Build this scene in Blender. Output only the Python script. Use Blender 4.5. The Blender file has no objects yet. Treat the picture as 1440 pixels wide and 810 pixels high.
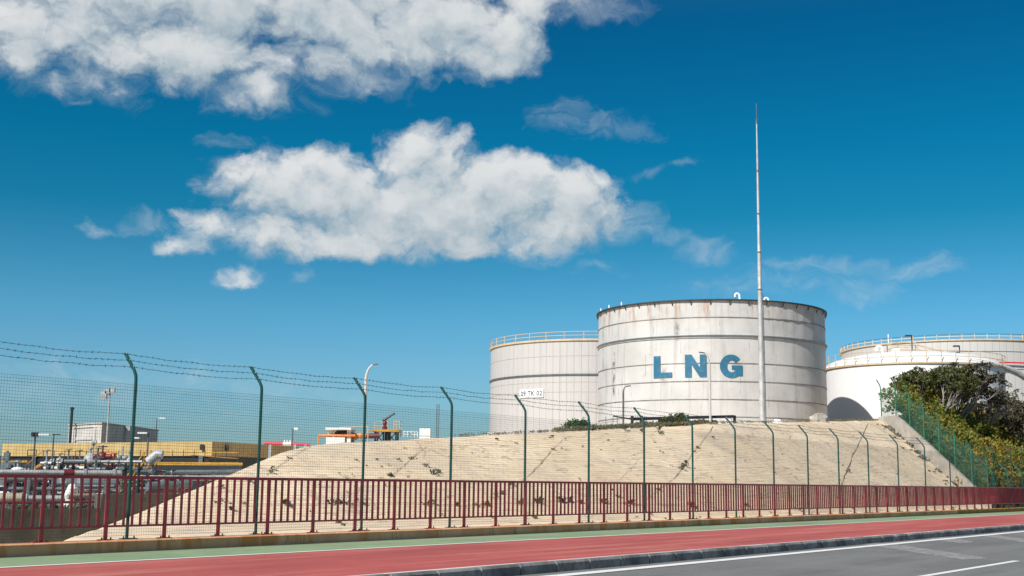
import bpy, math, random
from mathutils import Vector, Matrix
random.seed(7)
PI = math.pi
scene = bpy.context.scene
C = scene.collection

# ------------------------------------------------------------------ camera
CAMZ, F, PITCH, ROLL = 1.5, 1740.0, math.atan(272/1740.0), 0.0122
ROT = Matrix.Rotation(PI/2 + PITCH, 3, 'X') @ Matrix.Rotation(ROLL, 3, 'Z')
EYE = Vector((0, 0, CAMZ))
cam = bpy.data.cameras.new('camera')
cam.sensor_width = 36; cam.lens = 36*F/1440; cam.clip_start = 0.1; cam.clip_end = 20000
co = bpy.data.objects.new('camera', cam); C.objects.link(co)
co.location = EYE; co.rotation_euler = ROT.to_euler()
scene.camera = co

# ---- survey helpers: a sight line of the photograph met with a surface of the place
def ray(px, py):
    return (ROT @ Vector(((px-720)/F, (405-py)/F, -1))).normalized()
TH = math.atan(1282/1740.0)
D2 = Vector((math.sin(TH), math.cos(TH))); N2 = Vector((-math.cos(TH), math.sin(TH)))   # along the fence, away from the road
def P(u, q, z=0.0):
    v = D2*u + N2*q
    return Vector((v.x, v.y, z))
def uq(p):
    return p.x*D2.x + p.y*D2.y, p.x*N2.x + p.y*N2.y
def at(px, py, Y):
    d = ray(px, py); return EYE + d*(Y/d.y)
def on_z(px, py, z):
    d = ray(px, py); return EYE + d*((z-CAMZ)/d.z)
def on_q(px, py, q):
    d = ray(px, py); return EYE + d*(q/(d.x*N2.x + d.y*N2.y))
def on_cyl(px, py, c, R):
    d = ray(px, py); ox, oy = EYE.x-c[0], EYE.y-c[1]
    a = d.x**2+d.y**2; b = ox*d.x+oy*d.y; k = ox*ox+oy*oy-R*R
    t = (-b-math.sqrt(max(0, b*b-a*k)))/a
    return EYE + d*t

# ------------------------------------------------------------------ terrain function
def smin(a, b, k):
    h = max(k-abs(a-b), 0)/k
    return min(a, b) - h*h*k*.25
def smax(a, b, k): return -smin(-a, -b, k)
QP = 18.55           # back of plinth
def wall_u(q):       # the side wall that ends the embankment on the right
    return 67.6 + (q-18.5)*.943 if q < 27.2 else 75.8 + (q-27.2)*6.5
def cap(x): return max(-.3, min(4.3, 1.73+.1*x)) + CAMZ
def bank_c(x, y):
    xe = -7.9 - (y-21.7)*.1
    return -1.2 + (y-21.7)*.05 + .45*(x-xe)
def H(x, y):
    u = x*D2.x + y*D2.y; q = x*N2.x + y*N2.y
    w = -.58*x + .81*y
    A = -.8 + .5*(w-31.9); B = -1.12 + .65*(q-19.2); Cc = bank_c(x, y)
    top = cap(x)-CAMZ
    z = smin(smin(smin(A, B, .5), Cc, .3), top, .35)
    fl = max(-2.0, min(-1.17, Cc))
    z = smax(z, fl, .12)
    return z + CAMZ
def on_bank(px, py):
    d = ray(px, py); t = 18.0
    prev = t
    while t < 130:
        p = EYE + d*t
        if p.z <= H(p.x, p.y) and uq(p)[1] > QP:
            lo, hi = prev, t
            for _ in range(20):
                m = (lo+hi)/2; p = EYE+d*m
                if p.z <= H(p.x, p.y): hi = m
                else: lo = m
            return EYE+d*hi
        prev = t; t += .2
    return None
def crestY(px, py=600):
    d = ray(px, py); best, by = -9, 40
    Y = 28
    while Y < 95:
        x = d.x/d.y*Y
        e = (H(x, Y)-CAMZ)/Y
        if e > best + 1e-5: best, by = e, Y
        Y += .25
    return by
def crest(px, back=1.0):
    Y = crestY(px)+back; d = ray(px, 600); x = d.x/d.y*Y
    return Vector((x, Y, H(x, Y)))

# ------------------------------------------------------------------ mesh builder
class MB:
    def __init__(s): s.v = []; s.f = []; s.uv = {}
    def quad(s, a, b, c, d):
        n = len(s.v); s.v += [Vector(a), Vector(b), Vector(c), Vector(d)]; s.f.append((n, n+1, n+2, n+3)); return s
    def hexa(s, lo, hi):
        n = len(s.v); s.v += [Vector(p) for p in lo] + [Vector(p) for p in hi]
        s.f += [(n+3, n+2, n+1, n), (n+4, n+5, n+6, n+7)] + [(n+i, n+(i+1) % 4, n+4+(i+1) % 4, n+4+i) for i in range(4)]
        return s
    def box(s, c, size, ax=(1, 0), tilt=None):
        c = Vector(c); X = Vector((ax[0], ax[1], 0)).normalized(); Y = Vector((-X.y, X.x, 0)); Z = Vector((0, 0, 1))
        if tilt is not None:
            R = Matrix.Rotation(tilt, 3, Y); X = R @ X; Z = R @ Z
        a, b, h = size[0]/2, size[1]/2, size[2]/2
        lo = [c - X*a - Y*b - Z*h, c + X*a - Y*b - Z*h, c + X*a + Y*b - Z*h, c - X*a + Y*b - Z*h]
        return s.hexa(lo, [p + Z*(2*h) for p in lo])
    def bar(s, p0, p1, w, h=None, up=(0, 0, 1)):
        p0 = Vector(p0); p1 = Vector(p1); h = h or w; d = (p1-p0).normalized(); up = Vector(up)
        if abs(d.dot(up)) > .99: up = Vector((D2.x, D2.y, 0))
        a = d.cross(up).normalized()*(w/2); b = a.cross(d).normalized()*(h/2)
        return s.hexa([p0-a-b, p0+a-b, p0+a+b, p0-a+b], [p1-a-b, p1+a-b, p1+a+b, p1-a+b])
    def tube(s, pts, r, n=8, capped=True):
        pts = [Vector(p) for p in pts]; k = len(pts); base = len(s.v)
        rs = r if isinstance(r, (list, tuple)) else [r]*k
        a = None
        for i, p in enumerate(pts):
            d = (pts[min(i+1, k-1)] - pts[max(i-1, 0)]).normalized()
            if a is None:
                ref = Vector((0, 0, 1)) if abs(d.z) < .9 else Vector((1, 0, 0)); a = d.cross(ref).normalized()
            else:
                a = (a - d*a.dot(d)).normalized()
            b = d.cross(a)
            for j in range(n):
                t = 2*PI*j/n; s.v.append(p + a*(math.cos(t)*rs[i]) + b*(math.sin(t)*rs[i]))
        for i in range(k-1):
            for j in range(n):
                o = base+i*n; s.f.append((o+j, o+(j+1) % n, o+n+(j+1) % n, o+n+j))
        if capped and n > 2:
            s.f.append(tuple(base+j for j in range(n))[::-1]); s.f.append(tuple(base+(k-1)*n+j for j in range(n)))
        return s
    def lathe(s, prof, c, n=32, a0=0, a1=2*PI):
        base = len(s.v); full = abs(a1-a0-2*PI) < 1e-6; m = n if full else n+1
        for (r, z) in prof:
            for j in range(m):
                t = a0+(a1-a0)*j/n; s.v.append(Vector((c[0]+r*math.cos(t), c[1]+r*math.sin(t), c[2]+z)))
        for i in range(len(prof)-1):
            for j in range(n):
                o = base+i*m; j2 = (j+1) % m; s.f.append((o+j, o+j2, o+m+j2, o+m+j))
        return s
    def ball(s, c, r, n=10, sz=1.0):
        k = n//2
        return s.lathe([(r*math.sin(PI*i/k)+1e-4, -r*sz*math.cos(PI*i/k)) for i in range(k+1)], c, n)
    def poly(s, pts):
        n = len(s.v); s.v += [Vector(p) for p in pts]; s.f.append(tuple(range(n, n+len(pts)))); return s
    def build(s, name, mat, parent=None, smooth=False, origin=None):
        off = Vector((0, 0, 0)); p = parent
        while p: off += p.location; p = p.parent
        loc = Vector((0, 0, 0))
        if parent is None and origin is not None: loc = Vector(origin); off = loc
        me = bpy.data.meshes.new(name)
        me.from_pydata([tuple(v-off) for v in s.v], [], s.f); me.update()
        if smooth:
            me.polygons.foreach_set('use_smooth', [True]*len(me.polygons))
            try: me.set_sharp_from_angle(angle=math.radians(40))
            except Exception: pass
        me.materials.append(mat)
        o = bpy.data.objects.new(name, me); C.objects.link(o); o.location = loc
        if parent: o.parent = parent
        return o

def tag(o, label=None, cat=None, group=None, kind=None):
    if label: o['label'] = label
    if cat: o['category'] = cat
    if group: o['group'] = group
    if kind: o['kind'] = kind
    return o
def struct(o, label, cat): return tag(o, label, cat, kind='structure')
def thing(name, label, cat, loc, group=None):
    o = bpy.data.objects.new(name, None); C.objects.link(o); o.location = Vector(loc); o.empty_display_size = .2
    return tag(o, label, cat, group)

# ------------------------------------------------------------------ materials
def new_mat(name):
    m = bpy.data.materials.new(name); m.use_nodes = True
    nt = m.node_tree; b = nt.nodes['Principled BSDF']
    return m, nt, b
def nd(nt, t, **kw):
    n = nt.nodes.new(t)
    for k, v in kw.items(): setattr(n, k, v)
    return n
def val(nt, sock, v):
    if isinstance(v, bpy.types.NodeSocket): nt.links.new(v, sock)
    else: sock.default_value = v
def math_(nt, op, a, b=None, c=None, clamp=False):
    n = nd(nt, 'ShaderNodeMath', operation=op, use_clamp=clamp)
    val(nt, n.inputs[0], a)
    if b is not None: val(nt, n.inputs[1], b)
    if c is not None: val(nt, n.inputs[2], c)
    return n.outputs[0]
def mix(nt, fac, a, b, mode='MIX'):
    n = nd(nt, 'ShaderNodeMix', data_type='RGBA', blend_type=mode)
    val(nt, n.inputs[0], fac); val(nt, n.inputs[6], a if isinstance(a, bpy.types.NodeSocket) else (*a, 1)); val(nt, n.inputs[7], b if isinstance(b, bpy.types.NodeSocket) else (*b, 1))
    return n.outputs[2]
def noise(nt, vec, scale, detail=6, rough=.6, dist=0.0):
    n = nd(nt, 'ShaderNodeTexNoise'); n.inputs['Scale'].default_value = scale; n.inputs['Detail'].default_value = detail
    n.inputs['Roughness'].default_value = rough; n.inputs['Distortion'].default_value = dist
    nt.links.new(vec, n.inputs['Vector']); return n.outputs['Fac']
def ramp(nt, fac, lo, hi, a=0.0, b=1.0):
    n = nd(nt, 'ShaderNodeMapRange', interpolation_type='SMOOTHSTEP'); nt.links.new(fac, n.inputs[0])
    n.inputs[1].default_value = lo; n.inputs[2].default_value = hi; n.inputs[3].default_value = a; n.inputs[4].default_value = b
    return n.outputs[0]
def vscale(nt, vec, s):
    n = nd(nt, 'ShaderNodeVectorMath', operation='MULTIPLY'); nt.links.new(vec, n.inputs[0]); n.inputs[1].default_value = s; return n.outputs[0]
def objco(nt): return nd(nt, 'ShaderNodeTexCoord').outputs['Object']
def poscoord(nt): return nd(nt, 'ShaderNodeNewGeometry').outputs['Position']
def bump(nt, b, h, dist, strength=1.0):
    n = nd(nt, 'ShaderNodeBump'); n.inputs['Distance'].default_value = dist; n.inputs['Strength'].default_value = strength
    nt.links.new(h, n.inputs['Height']); nt.links.new(n.outputs[0], b.inputs['Normal'])
def paint(name, col, rough=.5, metal=0.0, var=.25, scale=3.0, dirt=None, dirt_amt=.35, bmp=0.0):
    m, nt, b = new_mat(name); v = poscoord(nt)
    n1 = noise(nt, v, scale, 6)
    c = mix(nt, ramp(nt, n1, .3, .7), tuple(x*(1-var) for x in col), tuple(min(1, x*(1+var*.6)) for x in col))
    if dirt:
        n2 = noise(nt, v, scale*3.3, 8, .7)
        c = mix(nt, ramp(nt, n2, .52, .72, 0, dirt_amt), c, dirt)
    nt.links.new(c, b.inputs['Base Color']); b.inputs['Roughness'].default_value = rough; b.inputs['Metallic'].default_value = metal
    if bmp: bump(nt, b, noise(nt, v, scale*8, 5), bmp)
    return m
M = {}
M['maroon'] = paint('maroon_paint', (.44, .048, .062), .40, var=.32, dirt=(.36, .13, .10), dirt_amt=.6, scale=2.5)
M['green_post'] = paint('green_coated_steel', (.008, .060, .046), .35, dirt=(.05, .12, .10), dirt_amt=.3, scale=4)
M['net_post'] = paint('bright_green_post', (.02, .17, .11), .4, var=.15)
M['green_wire'] = paint('green_coated_wire', (.012, .060, .052), .5, var=.1)
M['barbed'] = paint('weathered_wire', (.05, .06, .065), .5, metal=.4)
M['galv'] = paint('galvanised_steel', (.42, .43, .43), .5, metal=.35, dirt=(.25, .17, .11), dirt_amt=.4)
M['galv_dark'] = paint('dull_steel', (.12, .13, .14), .5, metal=.3)
M['white'] = paint('white_paint', (.76, .74, .70), .5, var=.06, dirt=(.55, .5, .43), dirt_amt=.3)
M['whitepipe'] = paint('pale_pipe_lagging', (.38, .38, .37), .5, metal=.1, var=.3, dirt=(.24, .21, .18), dirt_amt=.7, scale=2)
M['greypipe'] = paint('grey_pipe_paint', (.14, .165, .175), .45, var=.25, dirt=(.10, .09, .08), dirt_amt=.4)
M['beige'] = paint('beige_lagging', (.33, .27, .19), .6, dirt=(.25, .2, .15))
M['redpipe'] = paint('red_pipe_paint', (.17, .018, .026), .4, dirt=(.16, .03, .03))
M['brightred'] = paint('bright_red_paint', (.62, .03, .04), .4, var=.1)
M['orange'] = paint('orange_paint', (.65, .22, .05), .5, var=.2)
M['yellow'] = paint('safety_yellow', (.52, .27, .03), .5, var=.25, dirt=(.25, .15, .06), dirt_amt=.6)
M['paleyellow'] = paint('faded_yellow', (.56, .42, .26), .5, var=.15)
M['dark'] = paint('dark_steel', (.022, .025, .028), .5, var=.3)
M['blackrim'] = paint('dark_rim', (.035, .038, .042), .6, var=.3)
M['blue'] = paint('blue_lettering', (.016, .125, .215), .55, var=.15, dirt=(.16, .29, .36), dirt_amt=.55, scale=1.3)
M['ink'] = paint('dark_lettering', (.06, .07, .09), .6, var=.05)
M['lampwhite'] = paint('lamp_post_paint', (.52, .49, .45), .5, var=.12)
M['galv_mast'] = paint('mast_steel', (.50, .49, .48), .45, metal=.25, var=.2, scale=1.5, dirt=(.24, .19, .15), dirt_amt=.7)
M['sign'] = paint('sign_white', (.80, .80, .78), .5, var=.03)
M['sign'].name = 'sign_white'
M['rock'] = paint('pale_rock', (.42, .38, .33), .85, var=.3, scale=1.5, dirt=(.2, .17, .13), bmp=.05)
M['block'] = paint('ochre_concrete', (.46, .25, .13), .85, var=.3, dirt=(.3, .2, .13), bmp=.02)
M['earth'] = paint('bare_earth', (.30, .23, .15), .95, var=.3, scale=.4, dirt=(.2, .16, .1), bmp=.05)
M['yard'] = paint('yard_ground', (.17, .15, .12), .95, var=.35, scale=.5, dirt=(.06, .07, .03), bmp=.04)
M['concrete'] = paint('grey_concrete', (.40, .36, .31), .85, var=.22, scale=1.2, dirt=(.22, .2, .17), dirt_amt=.5, bmp=.01)
M['bconc'] = paint('pale_concrete', (.52, .49, .45), .85, var=.15, scale=.6, dirt=(.33, .3, .27))
M['pitwall'] = paint('stained_concrete', (.12, .12, .10), .9, var=.35, scale=.8, dirt=(.04, .045, .03), dirt_amt=.7, bmp=.02)
M['bark'] = paint('grey_bark', (.20, .17, .15), .9, var=.3)
M['twig'] = paint('bare_twig', (.30, .27, .25), .9, var=.25)

def asphalt(name, col, spk, sc=60.0, wear=None):
    m, nt, b = new_mat(name); v = poscoord(nt)
    big = noise(nt, v, .35, 6, .6); mid = noise(nt, v, 4.0, 6, .65); fine = noise(nt, v, sc, 3, .7)
    c = mix(nt, ramp(nt, big, .3, .7), tuple(x*.86 for x in col), tuple(x*1.12 for x in col))
    c = mix(nt, ramp(nt, mid, .45, .7, 0, .45), c, tuple(x*.78 for x in col))
    c = mix(nt, ramp(nt, fine, .52, .72, 0, .8), c, spk)
    sxy = nd(nt, 'ShaderNodeSeparateXYZ'); nt.links.new(v, sxy.inputs[0])
    au = math_(nt, 'ADD', math_(nt, 'MULTIPLY', sxy.outputs[0], D2.x), math_(nt, 'MULTIPLY', sxy.outputs[1], D2.y))
    aq = math_(nt, 'ADD', math_(nt, 'MULTIPLY', sxy.outputs[0], N2.x), math_(nt, 'MULTIPLY', sxy.outputs[1], N2.y))
    cl_ = nd(nt, 'ShaderNodeCombineXYZ'); nt.links.new(math_(nt, 'MULTIPLY', au, .07), cl_.inputs[0]); nt.links.new(aq, cl_.inputs[1])
    st = noise(nt, cl_.outputs[0], 1.5, 8, .68, .4)
    c = mix(nt, ramp(nt, st, .48, .62, 0, .75), c, wear or tuple(x*1.25 for x in col))
    c = mix(nt, ramp(nt, st, .47, .34, 0, .55), c, tuple(x*.72 for x in col))
    pt = noise(nt, v, .55, 3, .4, .6)
    c = mix(nt, ramp(nt, pt, .60, .63, 0, .28), c, tuple(min(1, x*1.3) for x in col))
    spot = noise(nt, v, 2.3, 4, .6)
    c = mix(nt, ramp(nt, spot, .66, .72, 0, .5), c, tuple(x*.55 for x in col))
    nt.links.new(c, b.inputs['Base Color']); b.inputs['Roughness'].default_value = .85
    bump(nt, b, fine, .01, .6)
    return m
M['road'] = asphalt('asphalt', (.145, .142, .132), (.36, .35, .33))
M['red'] = asphalt('red_surfacing', (.38, .072, .062), (.46, .14, .12), 80, wear=(.47, .16, .12))
M['green'] = asphalt('green_surfacing', (.20, .29, .155), (.28, .36, .22), 80, wear=(.28, .29, .18))
# worn road paint: gaps show the surface below
def worn(name, col, lo, hi, base):
    m, nt, b = new_mat(name); v = poscoord(nt)
    a = noise(nt, v, 7.0, 8, .75); w = ramp(nt, a, lo, hi)
    nt.links.new(mix(nt, w, col, base), b.inputs['Base Color']); b.inputs['Roughness'].default_value = .8
    return m
M['line'] = worn('road_paint', (.70, .69, .66), .56, .72, (.20, .20, .20))
M['line_red'] = worn('path_paint', (.74, .70, .66), .6, .75, (.45, .2, .18))
M['line_old'] = worn('old_road_paint', (.33, .32, .30), .36, .62, (.145, .142, .132))

# kerb blocks
m, nt, b = new_mat('kerb_stone'); v = poscoord(nt)
c = mix(nt, ramp(nt, noise(nt, v, 1.3, 7, .65), .35, .65), (.11, .105, .10), (.32, .30, .28))
c = mix(nt, ramp(nt, noise(nt, v, 9, 6, .7), .5, .7, 0, .6), c, (.05, .05, .055))
nt.links.new(c, b.inputs['Base Color']); b.inputs['Roughness'].default_value = .85; M['kerb'] = m
# plinth with rust runs
m, nt, b = new_mat('rust_stained_concrete'); v = poscoord(nt)
vs = vscale(nt, v, (1, 1, .25))
c = mix(nt, ramp(nt, noise(nt, v, .9, 7, .65), .35, .65), (.72, .35, .17), (.84, .46, .26))
c = mix(nt, ramp(nt, noise(nt, vs, 1.6, 7, .7), .48, .62, 0, .8), c, (.62, .22, .05))
c = mix(nt, ramp(nt, noise(nt, vs, 4.5, 6, .7), .56, .7, 0, .6), c, (.16, .12, .09))
nt.links.new(c, b.inputs['Base Color']); b.inputs['Roughness'].default_value = .9; bump(nt, b, noise(nt, v, 14, 5), .01); M['plinth'] = m
m2 = paint('ochre_plinth', (.46, .24, .045), .85, var=.3, dirt=(.25, .15, .06)); M['plinth_ochre'] = m2

# embankment: pale sand-coloured blocks laid in level courses
m, nt, b = new_mat('sand_block_paving'); v = poscoord(nt)
sx = nd(nt, 'ShaderNodeSeparateXYZ'); nt.links.new(v, sx.inputs[0])
wob = noise(nt, v, .35, 4, .5)
zz = math_(nt, 'ADD', sx.outputs[2], math_(nt, 'MULTIPLY', wob, .8))
fr = math_(nt, 'FRACT', math_(nt, 'MULTIPLY', zz, 1/.15))
tri = math_(nt, 'ABSOLUTE', math_(nt, 'SUBTRACT', fr, .5))
brk = noise(nt, v, 1.1, 5, .6)
course = math_(nt, 'MULTIPLY', ramp(nt, tri, .34, .5), ramp(nt, brk, .40, .66, .10, 1))
# vertical perpends on alternate courses
us = math_(nt, 'ADD', math_(nt, 'MULTIPLY', sx.outputs[0], D2.x), math_(nt, 'MULTIPLY', sx.outputs[1], D2.y))
row = math_(nt, 'FLOOR', math_(nt, 'MULTIPLY', zz, 1/.15))
fu = math_(nt, 'FRACT', math_(nt, 'ADD', math_(nt, 'MULTIPLY', us, 1/.55), math_(nt, 'MULTIPLY', row, .37)))
perp = ramp(nt, math_(nt, 'ABSOLUTE', math_(nt, 'SUBTRACT', fu, .5)), .46, .5, 0, .35)
cell = nd(nt, 'ShaderNodeTexWhiteNoise', noise_dimensions='2D')
cv = nd(nt, 'ShaderNodeCombineXYZ'); nt.links.new(row, cv.inputs[0])
nt.links.new(math_(nt, 'FLOOR', math_(nt, 'ADD', math_(nt, 'MULTIPLY', us, 1/.55), math_(nt, 'MULTIPLY', row, .37))), cv.inputs[1]); nt.links.new(cv.outputs[0], cell.inputs['Vector'])
col = mix(nt, ramp(nt, noise(nt, v, .22, 7, .62), .32, .68), (.66, .515, .345), (.78, .625, .435))
col = mix(nt, ramp(nt, cell.outputs['Value'], 0, 1, 0, .30), col, (.61, .455, .285))
col = mix(nt, ramp(nt, noise(nt, v, 1.7, 8, .7, 1.0), .55, .74, 0, .5), col, (.47, .36, .24))
col = mix(nt, ramp(nt, noise(nt, vscale(nt, v, (.6, .6, 3.5)), 1.3, 8, .75, .6), .60, .72, 0, .7), col, (.24, .19, .13))
runs = noise(nt, vscale(nt, v, (1.0, 1.0, .28)), .42, 7, .66, .8)
col = mix(nt, ramp(nt, runs, .48, .68, 0, .6), col, (.45, .375, .30))
dash = noise(nt, vscale(nt, v, (.9, .9, 6.0)), 1.6, 7, .72, .3)
col = mix(nt, ramp(nt, dash, .575, .65, 0, .75), col, (.27, .205, .145))
spk = noise(nt, v, 5.5, 6, .7)
col = mix(nt, ramp(nt, spk, .60, .70, 0, .55), col, (.33, .26, .185))
col = mix(nt, ramp(nt, noise(nt, v, .16, 5, .6, 1.2), .55, .66, 0, .45), col, (.52, .44, .34))
vor = nd(nt, 'ShaderNodeTexVoronoi', feature='DISTANCE_TO_EDGE'); vor.inputs['Scale'].default_value = .33
wv_ = nd(nt, 'ShaderNodeTexNoise'); wv_.inputs['Scale'].default_value = .8; wv_.inputs['Detail'].default_value = 6; nt.links.new(v, wv_.inputs['Vector'])
wa_ = nd(nt, 'ShaderNodeVectorMath', operation='MULTIPLY_ADD'); nt.links.new(wv_.outputs['Color'], wa_.inputs[0]); wa_.inputs[1].default_value = (2.2, 2.2, 2.2); nt.links.new(v, wa_.inputs[2])
nt.links.new(wa_.outputs[0], vor.inputs['Vector'])
crk = math_(nt, 'MULTIPLY', ramp(nt, vor.outputs['Distance'], 0, .022, 1, 0), ramp(nt, noise(nt, v, .5, 4), .46, .62))
col = mix(nt, math_(nt, 'MULTIPLY', crk, .6), col, (.22, .165, .11))
col = mix(nt, math_(nt, 'MULTIPLY', course, .46), col, (.33, .24, .155))
col = mix(nt, perp, col, (.27, .2, .13))
nt.links.new(col, b.inputs['Base Color']); b.inputs['Roughness'].default_value = .95
hgt = math_(nt, 'SUBTRACT', math_(nt, 'MULTIPLY', noise(nt, v, 3.0, 7, .7), .6), course)
bump(nt, b, hgt, .03, .6); M['bank'] = m

# tank shells: stains follow the shell (UV: metres round, metres up)
def shell_mat(name, col, dirty, streak, clad=0.0, marks=(), blotch=.25, height=8.0, rust=0.0):
    m, nt, b = new_mat(name)
    uv = nd(nt, 'ShaderNodeUVMap').outputs[0]
    s = nd(nt, 'ShaderNodeSeparateXYZ'); nt.links.new(uv, s.inputs[0])
    c = mix(nt, ramp(nt, noise(nt, uv, .30, 7, .62), .33, .68, 0, blotch), col, dirty)
    st = noise(nt, vscale(nt, uv, (1.0, .045, 1)), 1.7, 6, .68)
    c = mix(nt, ramp(nt, st, .50, .74, 0, streak), c, tuple(x*.62 for x in dirty))
    st2 = noise(nt, vscale(nt, uv, (1.0, .12, 1)), 5.5, 5, .7)
    c = mix(nt, ramp(nt, st2, .56, .75, 0, streak*.7), c, dirty)
    c = mix(nt, ramp(nt, noise(nt, uv, 2.4, 8, .7), .58, .72, 0, blotch), c, tuple(x*.75 for x in dirty))
    if rust:
        cs = math_(nt, 'FLOOR', math_(nt, 'MULTIPLY', s.outputs[1], 1/1.42))
        pj = math_(nt, 'FRACT', math_(nt, 'ADD', math_(nt, 'MULTIPLY', s.outputs[0], 1/4.6), math_(nt, 'MULTIPLY', cs, .43)))
        pj = ramp(nt, math_(nt, 'ABSOLUTE', math_(nt, 'SUBTRACT', pj, .5)), .491, .497)
        c = mix(nt, math_(nt, 'MULTIPLY', math_(nt, 'MULTIPLY', pj, .55), ramp(nt, noise(nt, uv, 1.4, 5), .4, .62)), c, tuple(x*.45 for x in dirty))
        up = ramp(nt, s.outputs[1], height*.78, height)
        r = math_(nt, 'MULTIPLY', ramp(nt, noise(nt, vscale(nt, uv, (1.0, .14, 1)), 1.5, 7, .72), .50, .66), up)
        c = mix(nt, math_(nt, 'MULTIPLY', r, rust), c, (.34, .17, .085))
    for (ms, w, z0, z1, amt) in marks:      # single runs of dirt at places of their own
        dx = math_(nt, 'ABSOLUTE', math_(nt, 'SUBTRACT', s.outputs[0], ms))
        inb = math_(nt, 'MULTIPLY', ramp(nt, s.outputs[1], z0, z0+.4), ramp(nt, s.outputs[1], z1-.4, z1, 1, 0))
        k = math_(nt, 'MULTIPLY', math_(nt, 'MULTIPLY', ramp(nt, dx, 0, w, 1, 0), inb), ramp(nt, noise(nt, uv, 2.2, 6, .75), .40, .6))
        c = mix(nt, math_(nt, 'MULTIPLY', k, amt), c, (.10, .095, .09))
    if clad:
        fr = math_(nt, 'FRACT', math_(nt, 'MULTIPLY', s.outputs[0], 1/clad))
        g = ramp(nt, math_(nt, 'ABSOLUTE', math_(nt, 'SUBTRACT', fr, .5)), .44, .5)
        c = mix(nt, math_(nt, 'MULTIPLY', g, .22), c, tuple(x*.6 for x in dirty))
        bump(nt, b, math_(nt, 'SUBTRACT', 1.0, g), .03, .7)
    nt.links.new(c, b.inputs['Base Color']); b.inputs['Roughness'].default_value = .52
    return m

# leaves
def leaf_mat(name, a, bcol, ccol):
    m, nt, b = new_mat(name)
    g = nd(nt, 'ShaderNodeNewGeometry'); r = g.outputs['Random Per Island']
    c = mix(nt, ramp(nt, r, 0, .7), a, bcol); c = mix(nt, ramp(nt, r, .72, 1.0), c, ccol)
    big = noise(nt, poscoord(nt), .8, 3)
    c = mix(nt, ramp(nt, big, .42, .62, 0, .6), c, ccol)
    nt.links.new(c, b.inputs['Base Color']); b.inputs['Roughness'].default_value = .7
    b.inputs['Subsurface Weight'].default_value = 0
    t = nd(nt, 'ShaderNodeBsdfTranslucent'); nt.links.new(c, t.inputs[0])
    mx = nd(nt, 'ShaderNodeMixShader'); mx.inputs[0].default_value = .25
    out = nt.nodes['Material Output']
    nt.links.new(b.outputs[0], mx.inputs[1]); nt.links.new(t.outputs[0], mx.inputs[2]); nt.links.new(mx.outputs[0], out.inputs[0])
    return m
M['leaf_acacia'] = leaf_mat('yellow_green_leaves', (.085, .12, .014), (.16, .19, .022), (.25, .19, .02))
M['leaf_flower'] = leaf_mat('golden_leaves', (.14, .14, .015), (.27, .20, .018), (.33, .19, .015))
M['leaf_dark'] = leaf_mat('dark_scrub_leaves', (.034, .036, .018), (.070, .066, .030), (.13, .10, .055))
M['leaf_olive'] = leaf_mat('olive_leaves', (.035, .055, .014), (.075, .095, .022), (.13, .12, .028))
M['leaf_green'] = leaf_mat('fresh_green_leaves', (.018, .060, .016), (.035, .095, .025), (.05, .12, .03))
M['weed'] = leaf_mat('weed_leaves', (.055, .075, .025), (.10, .11, .045), (.17, .145, .07))
M['dry'] = leaf_mat('dry_grass', (.16, .145, .09), (.26, .22, .14), (.11, .12, .05))
# shade net
m, nt, b = new_mat('green_shade_net'); v = poscoord(nt)
b.inputs['Base Color'].default_value = (.012, .085, .055, 1); b.inputs['Roughness'].default_value = .8
tr = nd(nt, 'ShaderNodeBsdfTransparent'); mx = nd(nt, 'ShaderNodeMixShader')
nt.links.new(ramp(nt, noise(nt, v, 1.1, 5), .3, .7, .28, .62), mx.inputs[0])
nt.links.new(tr.outputs[0], mx.inputs[1]); nt.links.new(b.outputs[0], mx.inputs[2]); nt.links.new(mx.outputs[0], nt.nodes['Material Output'].inputs[0])
M['net'] = m

# ------------------------------------------------------------------ light and sky
EL = math.radians(41); SAZ = math.radians(38)
SUN = Vector((-math.sin(SAZ)*math.cos(EL), -math.cos(SAZ)*math.cos(EL), math.sin(EL)))
sl = bpy.data.lights.new('sun', 'SUN'); sl.energy = 5.0; sl.angle = math.radians(.53); sl.color = (1, .965, .915)
so = bpy.data.objects.new('sun', sl); C.objects.link(so); so.rotation_euler = SUN.to_track_quat('Z', 'Y').to_euler(); so.location = (-30, -30, 60)
w = bpy.data.worlds.new('World'); w.cycles.sampling_method = 'MANUAL'; w.cycles.sample_map_resolution = 256; scene.world = w; w.use_nodes = True
nt = w.node_tree; bg = nt.nodes['Background']
sky = nd(nt, 'ShaderNodeTexSky'); sky.sky_type = 'NISHITA'; sky.sun_disc = False
sky.sun_elevation = EL; sky.sun_rotation = math.atan2(SUN.x, SUN.y)
sky.air_density = 1.0; sky.dust_density = .6; sky.ozone_density = 2.2; sky.altitude = 0
gen0 = nd(nt, 'ShaderNodeTexCoord').outputs['Generated']
sp0 = nd(nt, 'ShaderNodeSeparateXYZ'); nt.links.new(gen0, sp0.inputs[0])
tr0 = nd(nt, 'ShaderNodeValToRGB'); nt.links.new(sp0.outputs[2], tr0.inputs[0])
el_ = tr0.color_ramp.elements
STOPS = [(0, (.55, .80, 1.05)), (.087, (.45, .848, 1.09)), (.129, (.32, .83, 1.05)), (.21, (.05, .645, .81)), (.262, (.015, .613, .804)), (.36, (.012, .477, .709)), (.75, (.75, .80, .86))]
el_[0].position = 0; el_[0].color = (*STOPS[0][1], 1); el_[1].position = STOPS[-1][0]; el_[1].color = (*STOPS[-1][1], 1)
for po_, co_ in STOPS[1:-1]: e_ = el_.new(po_); e_.color = (*co_, 1)
skyc = mix(nt, 1.0, sky.outputs[0], tr0.outputs[0], 'MULTIPLY')
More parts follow.
